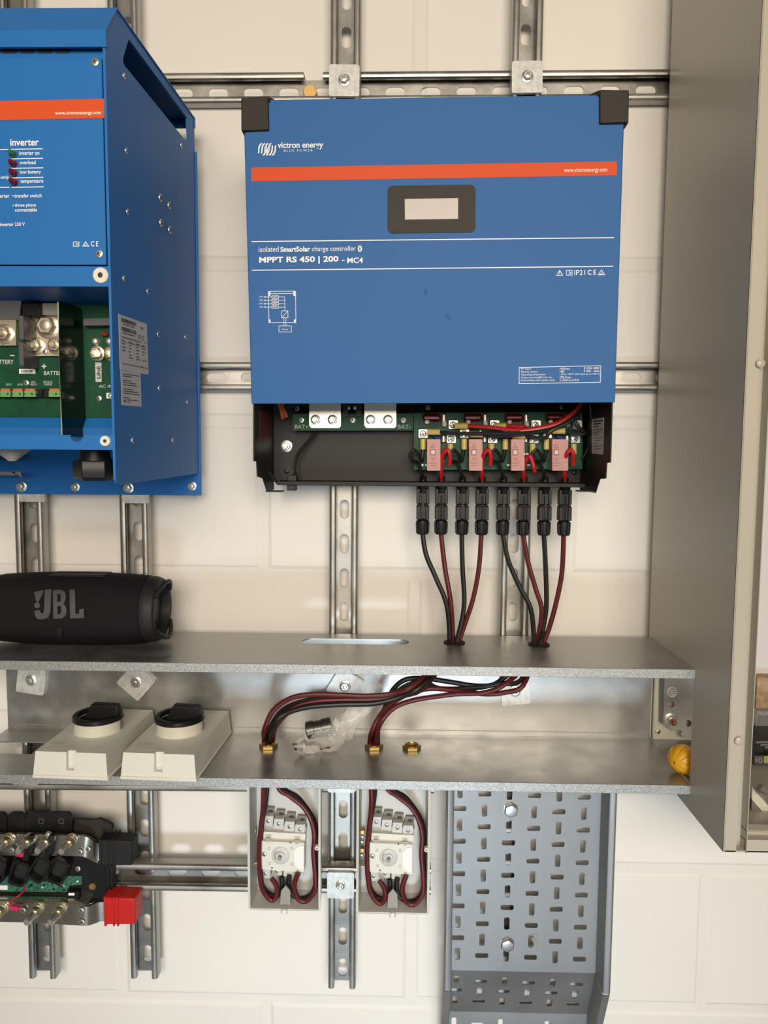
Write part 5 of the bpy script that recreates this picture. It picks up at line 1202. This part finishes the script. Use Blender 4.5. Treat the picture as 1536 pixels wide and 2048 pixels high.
def busbar(name, top, bot, q, th):
    """ribbons given as matching pixel lists, with the end bent back"""
    m = MB(); n = len(top); dq = [0]*(n-4)+[-.002, -.007, -.011, -.012]
    f = [W(*p, q+d) for p, d in zip(top, dq)]+[W(*p, q+d) for p, d in zip(bot, dq)]
    bk = [v+Vector((0, th, 0)) for v in f]; k = len(f)
    fs = []
    for i in range(n-1): fs += [(i, i+1, n+i+1, n+i), (k+i, k+n+i, k+n+i+1, k+i+1), (i, k+i, k+i+1, i+1), (n+i, n+i+1, k+n+i+1, k+n+i)]
    fs += [(0, n, k+n, k), (n-1, k+n-1, k+2*n-1, 2*n-1)]
    m.add(f+bk, fs); return m.build(name, SILV, lx)
b1_ = busbar('upper_busbar', [(-80, 1668), (60, 1668), (140, 1671), (168, 1672), (178, 1676), (188, 1683), (198, 1687.5), (212, 1688)], [(-80, 1711), (60, 1711), (140, 1712), (166, 1713), (178, 1718), (188, 1724), (198, 1727), (212, 1727)], QL+.026, .006)
b2_ = busbar('lower_busbar', [(-80, 1803), (60, 1805), (140, 1810), (168, 1814), (178, 1813), (188, 1808), (198, 1804.5), (212, 1804)], [(-80, 1843), (60, 1845), (140, 1850), (168, 1851.5), (178, 1851), (190, 1847), (200, 1843), (212, 1842)], QL+.034, .006)
lb('lower_shelf', [(-80, 1797), (150, 1800), (175, 1810), (-80, 1806)], QL+.01, QL+.03, SILV)
def stud(px, py, q, parent, big=True):
    p = W(px, py, q); s = thing_stud
    o = MB(); o.lathe(p, FRONT, [(.0085, 0), (.0085, .0018), (.0072, .0018), (.0078, .0030), (.0078, .0075), (.0066, .0086)], 18); a = o.build('stud_washer', NICKEL, parent)
    o = MB(); o.lathe(p, FRONT, [(.0074, .0086), (.0080, .0092), (.0080, .0155), (.0068, .0168)], 6); o.build('stud_nut', mat('brassy_nickel', (.70, .58, .38), .28, 1.0), a)
    o = MB(); o.lathe(p, FRONT, [(.0048, .0166), (.0048, .034), (.0040, .0355)], 14); o.build('stud', BOLT, a)
thing_stud = None
for px in (20, 62, 99, 145): stud(px, 1676 if px < 100 else 1677, QL+.026, lx)
for px in (8, 78, 124): stud(px, 1814, QL+.034, lx)
for px, py, q in ((151, 1676, .027), (160.5, 1703, .027), (176.5, 1697.6, .024), (27, 1673, .027), (24, 1700, .03), (156, 1737, .017), (163, 1820, .035), (164, 1843, .035), (47, 1820, .036)): inst('screw', PAN, W(px, py, QL+q), FRONT, lx, .0042, random.random())
MB().lathe(W(99, 1667, QL+.028), FRONT, [(.004, 0), (.0048, .002), (.0036, .005), (.0008, .006)], 14).build('ball_stud', BOLT, lx)
MB().lathe(W(186, 1771, QL+.016), FRONT, [(.005, 0), (.005, .003), (.003, .003), (.003, .001)], 16).build('brass_insert', BRASS, lx)
# end caps
def endcap(x0, x1, y0, y1, mt, q0, q1, nm, lab_):
    a, b = W(x0, y0, q1), W(x1, y1, q1); m = MB()
    m.hexa([(a.x, -q0, b.z), (b.x-.002, -q0, b.z+.002), (b.x-.002, -q0, a.z-.002), (a.x, -q0, a.z)], [(a.x, -q1, b.z), (b.x-.003, -q1, b.z+.001), (b.x-.003, -q1, a.z-.001), (a.x, -q1, a.z)])
    c = m.build(nm, mt, lx, bev=.0022, label=lab_)
    for f in (.02, .28, .40):
        m = MB(); x = a.x+(b.x-a.x)*f; w = .0035 if f < .1 else .0024; e = .0014
        m.box((x, -q0+e, b.z-e), (x+w, -q1-e, a.z+e)); m.build('sealing_ridge', mt, c, bev=.0008)
endcap(196, 268, 1680, 1733, mat('charcoal_rubber', (.012, .012, .013), .6, spec=.3), QL+.002, QL+.028, 'end_cap', 'black rubber end cap')
endcap(206, 275, 1795, 1851, RED, QL+.006, QL+.034, 'end_cap', 'red rubber end cap')
m = MB()
for x0, x1 in ((208, 214), (217, 225)): a, b = W(x0, 1733, QL+.016), W(x1, 1796, QL+.016); m.box((a.x, -QL, a.z), (b.x, -QL-.016, b.z))
m.build('end_strap', CAPP, lx, bev=.0006)
# circuit board, fuse cups, ribbon connector and red sense wire
PCB2 = mat('speckled_circuit_board', (.03, .13, .08), .4, var=.95, vs=480)
lb('circuit_board', [(-80, 1752), (140, 1752), (163, 1753), (163, 1769), (139, 1771), (133, 1784), (-80, 1783)], QL+.016, QL+.018, PCB2)
for k in range(22):
    x, y = random.uniform(60, 158), random.uniform(1755, 1781); s_w = random.uniform(1.2, 3.2)
    if x > 130 and y > 1767: continue
    lb('board_component', [(x-s_w, y-1.3), (x+s_w, y-1.3), (x+s_w, y+1.3), (x-s_w, y+1.3)], QL+.018, QL+.0195, random.choice((WHITE, PLASTIC, SOLD, PLASTIC)), bev=0)
ls_ = lb('board_sticker', [(-60, 1771), (15, 1771), (15, 1780), (-60, 1779)], QL+.018, QL+.0185, WHITE, bev=0)
lb('ribbon_socket', [(135, 1783), (158, 1784), (158, 1795), (136, 1795)], QL+.016, QL+.024, PLASTIC)
m = MB(); m.sheet([[(137, 1786), (149, 1786), (149, 1791), (137, 1791)]], on(QL+.0243), 0, 0); m.build('socket_label', WHITE, lx)
def cup(cx, cy, tilt, w=36, h=50):
    c, s_ = math.cos(tilt), math.sin(tilt)
    pts = [(cx+c*a-s_*b, cy+s_*a+c*b) for a, b in rrect(-w/2, -h/2, w/2, h/2, 9, 4)]
    m = MB(); m.sheet([pts, [(cx+(x-cx)*.78, cy+(y-cy)*.78) for x, y in pts]], on(QL+.034), -.018, 0); o = m.build('fuse_cup', PLASTIC, lx, bev=.0006)
    m = MB(); m.sheet([[(cx+(x-cx)*.8, cy+(y-cy)*.8) for x, y in pts]], on(QL+.022), -.004, 0); m.build('cup_floor', mat('satin_black', (.02, .02, .022), .3), o)
for cx, cy, t_ in ((-8, 1742, .25), (37, 1748, .3), (78, 1740, .55), (114, 1744, .35)): cup(cx, cy, t_)
for x0 in (48, 88): lb('fuse_post', [(x0+8, 1672), (x0+18, 1672), (x0+8, 1722), (x0-4, 1722)], QL+.03, QL+.038, PLASTIC)
m = MB(); m.tube([W(46, 1768, QL+.03), W(48, 1781, QL+.036), W(38, 1791, QL+.042), W(25, 1800, QL+.044), W(22, 1808, QL+.044), W(28, 1814, QL+.043)], .0011, 8); m.build('sense_wire', mat('crimson_wire', (.45, .01, .04), .4), lx)
for px, py in ((30, 1816), (43, 1709)): 
    p = W(px, py, QL+.042 if py > 1800 else QL+.034); m = MB(); m.cyl(p+Vector((-.0065, 0, .001)), p+Vector((.0065, 0, -.001)), .0038); m.build('pink_crimp', mat('pink_crimp_sleeve', (.50, .02, .09), .35), lx)
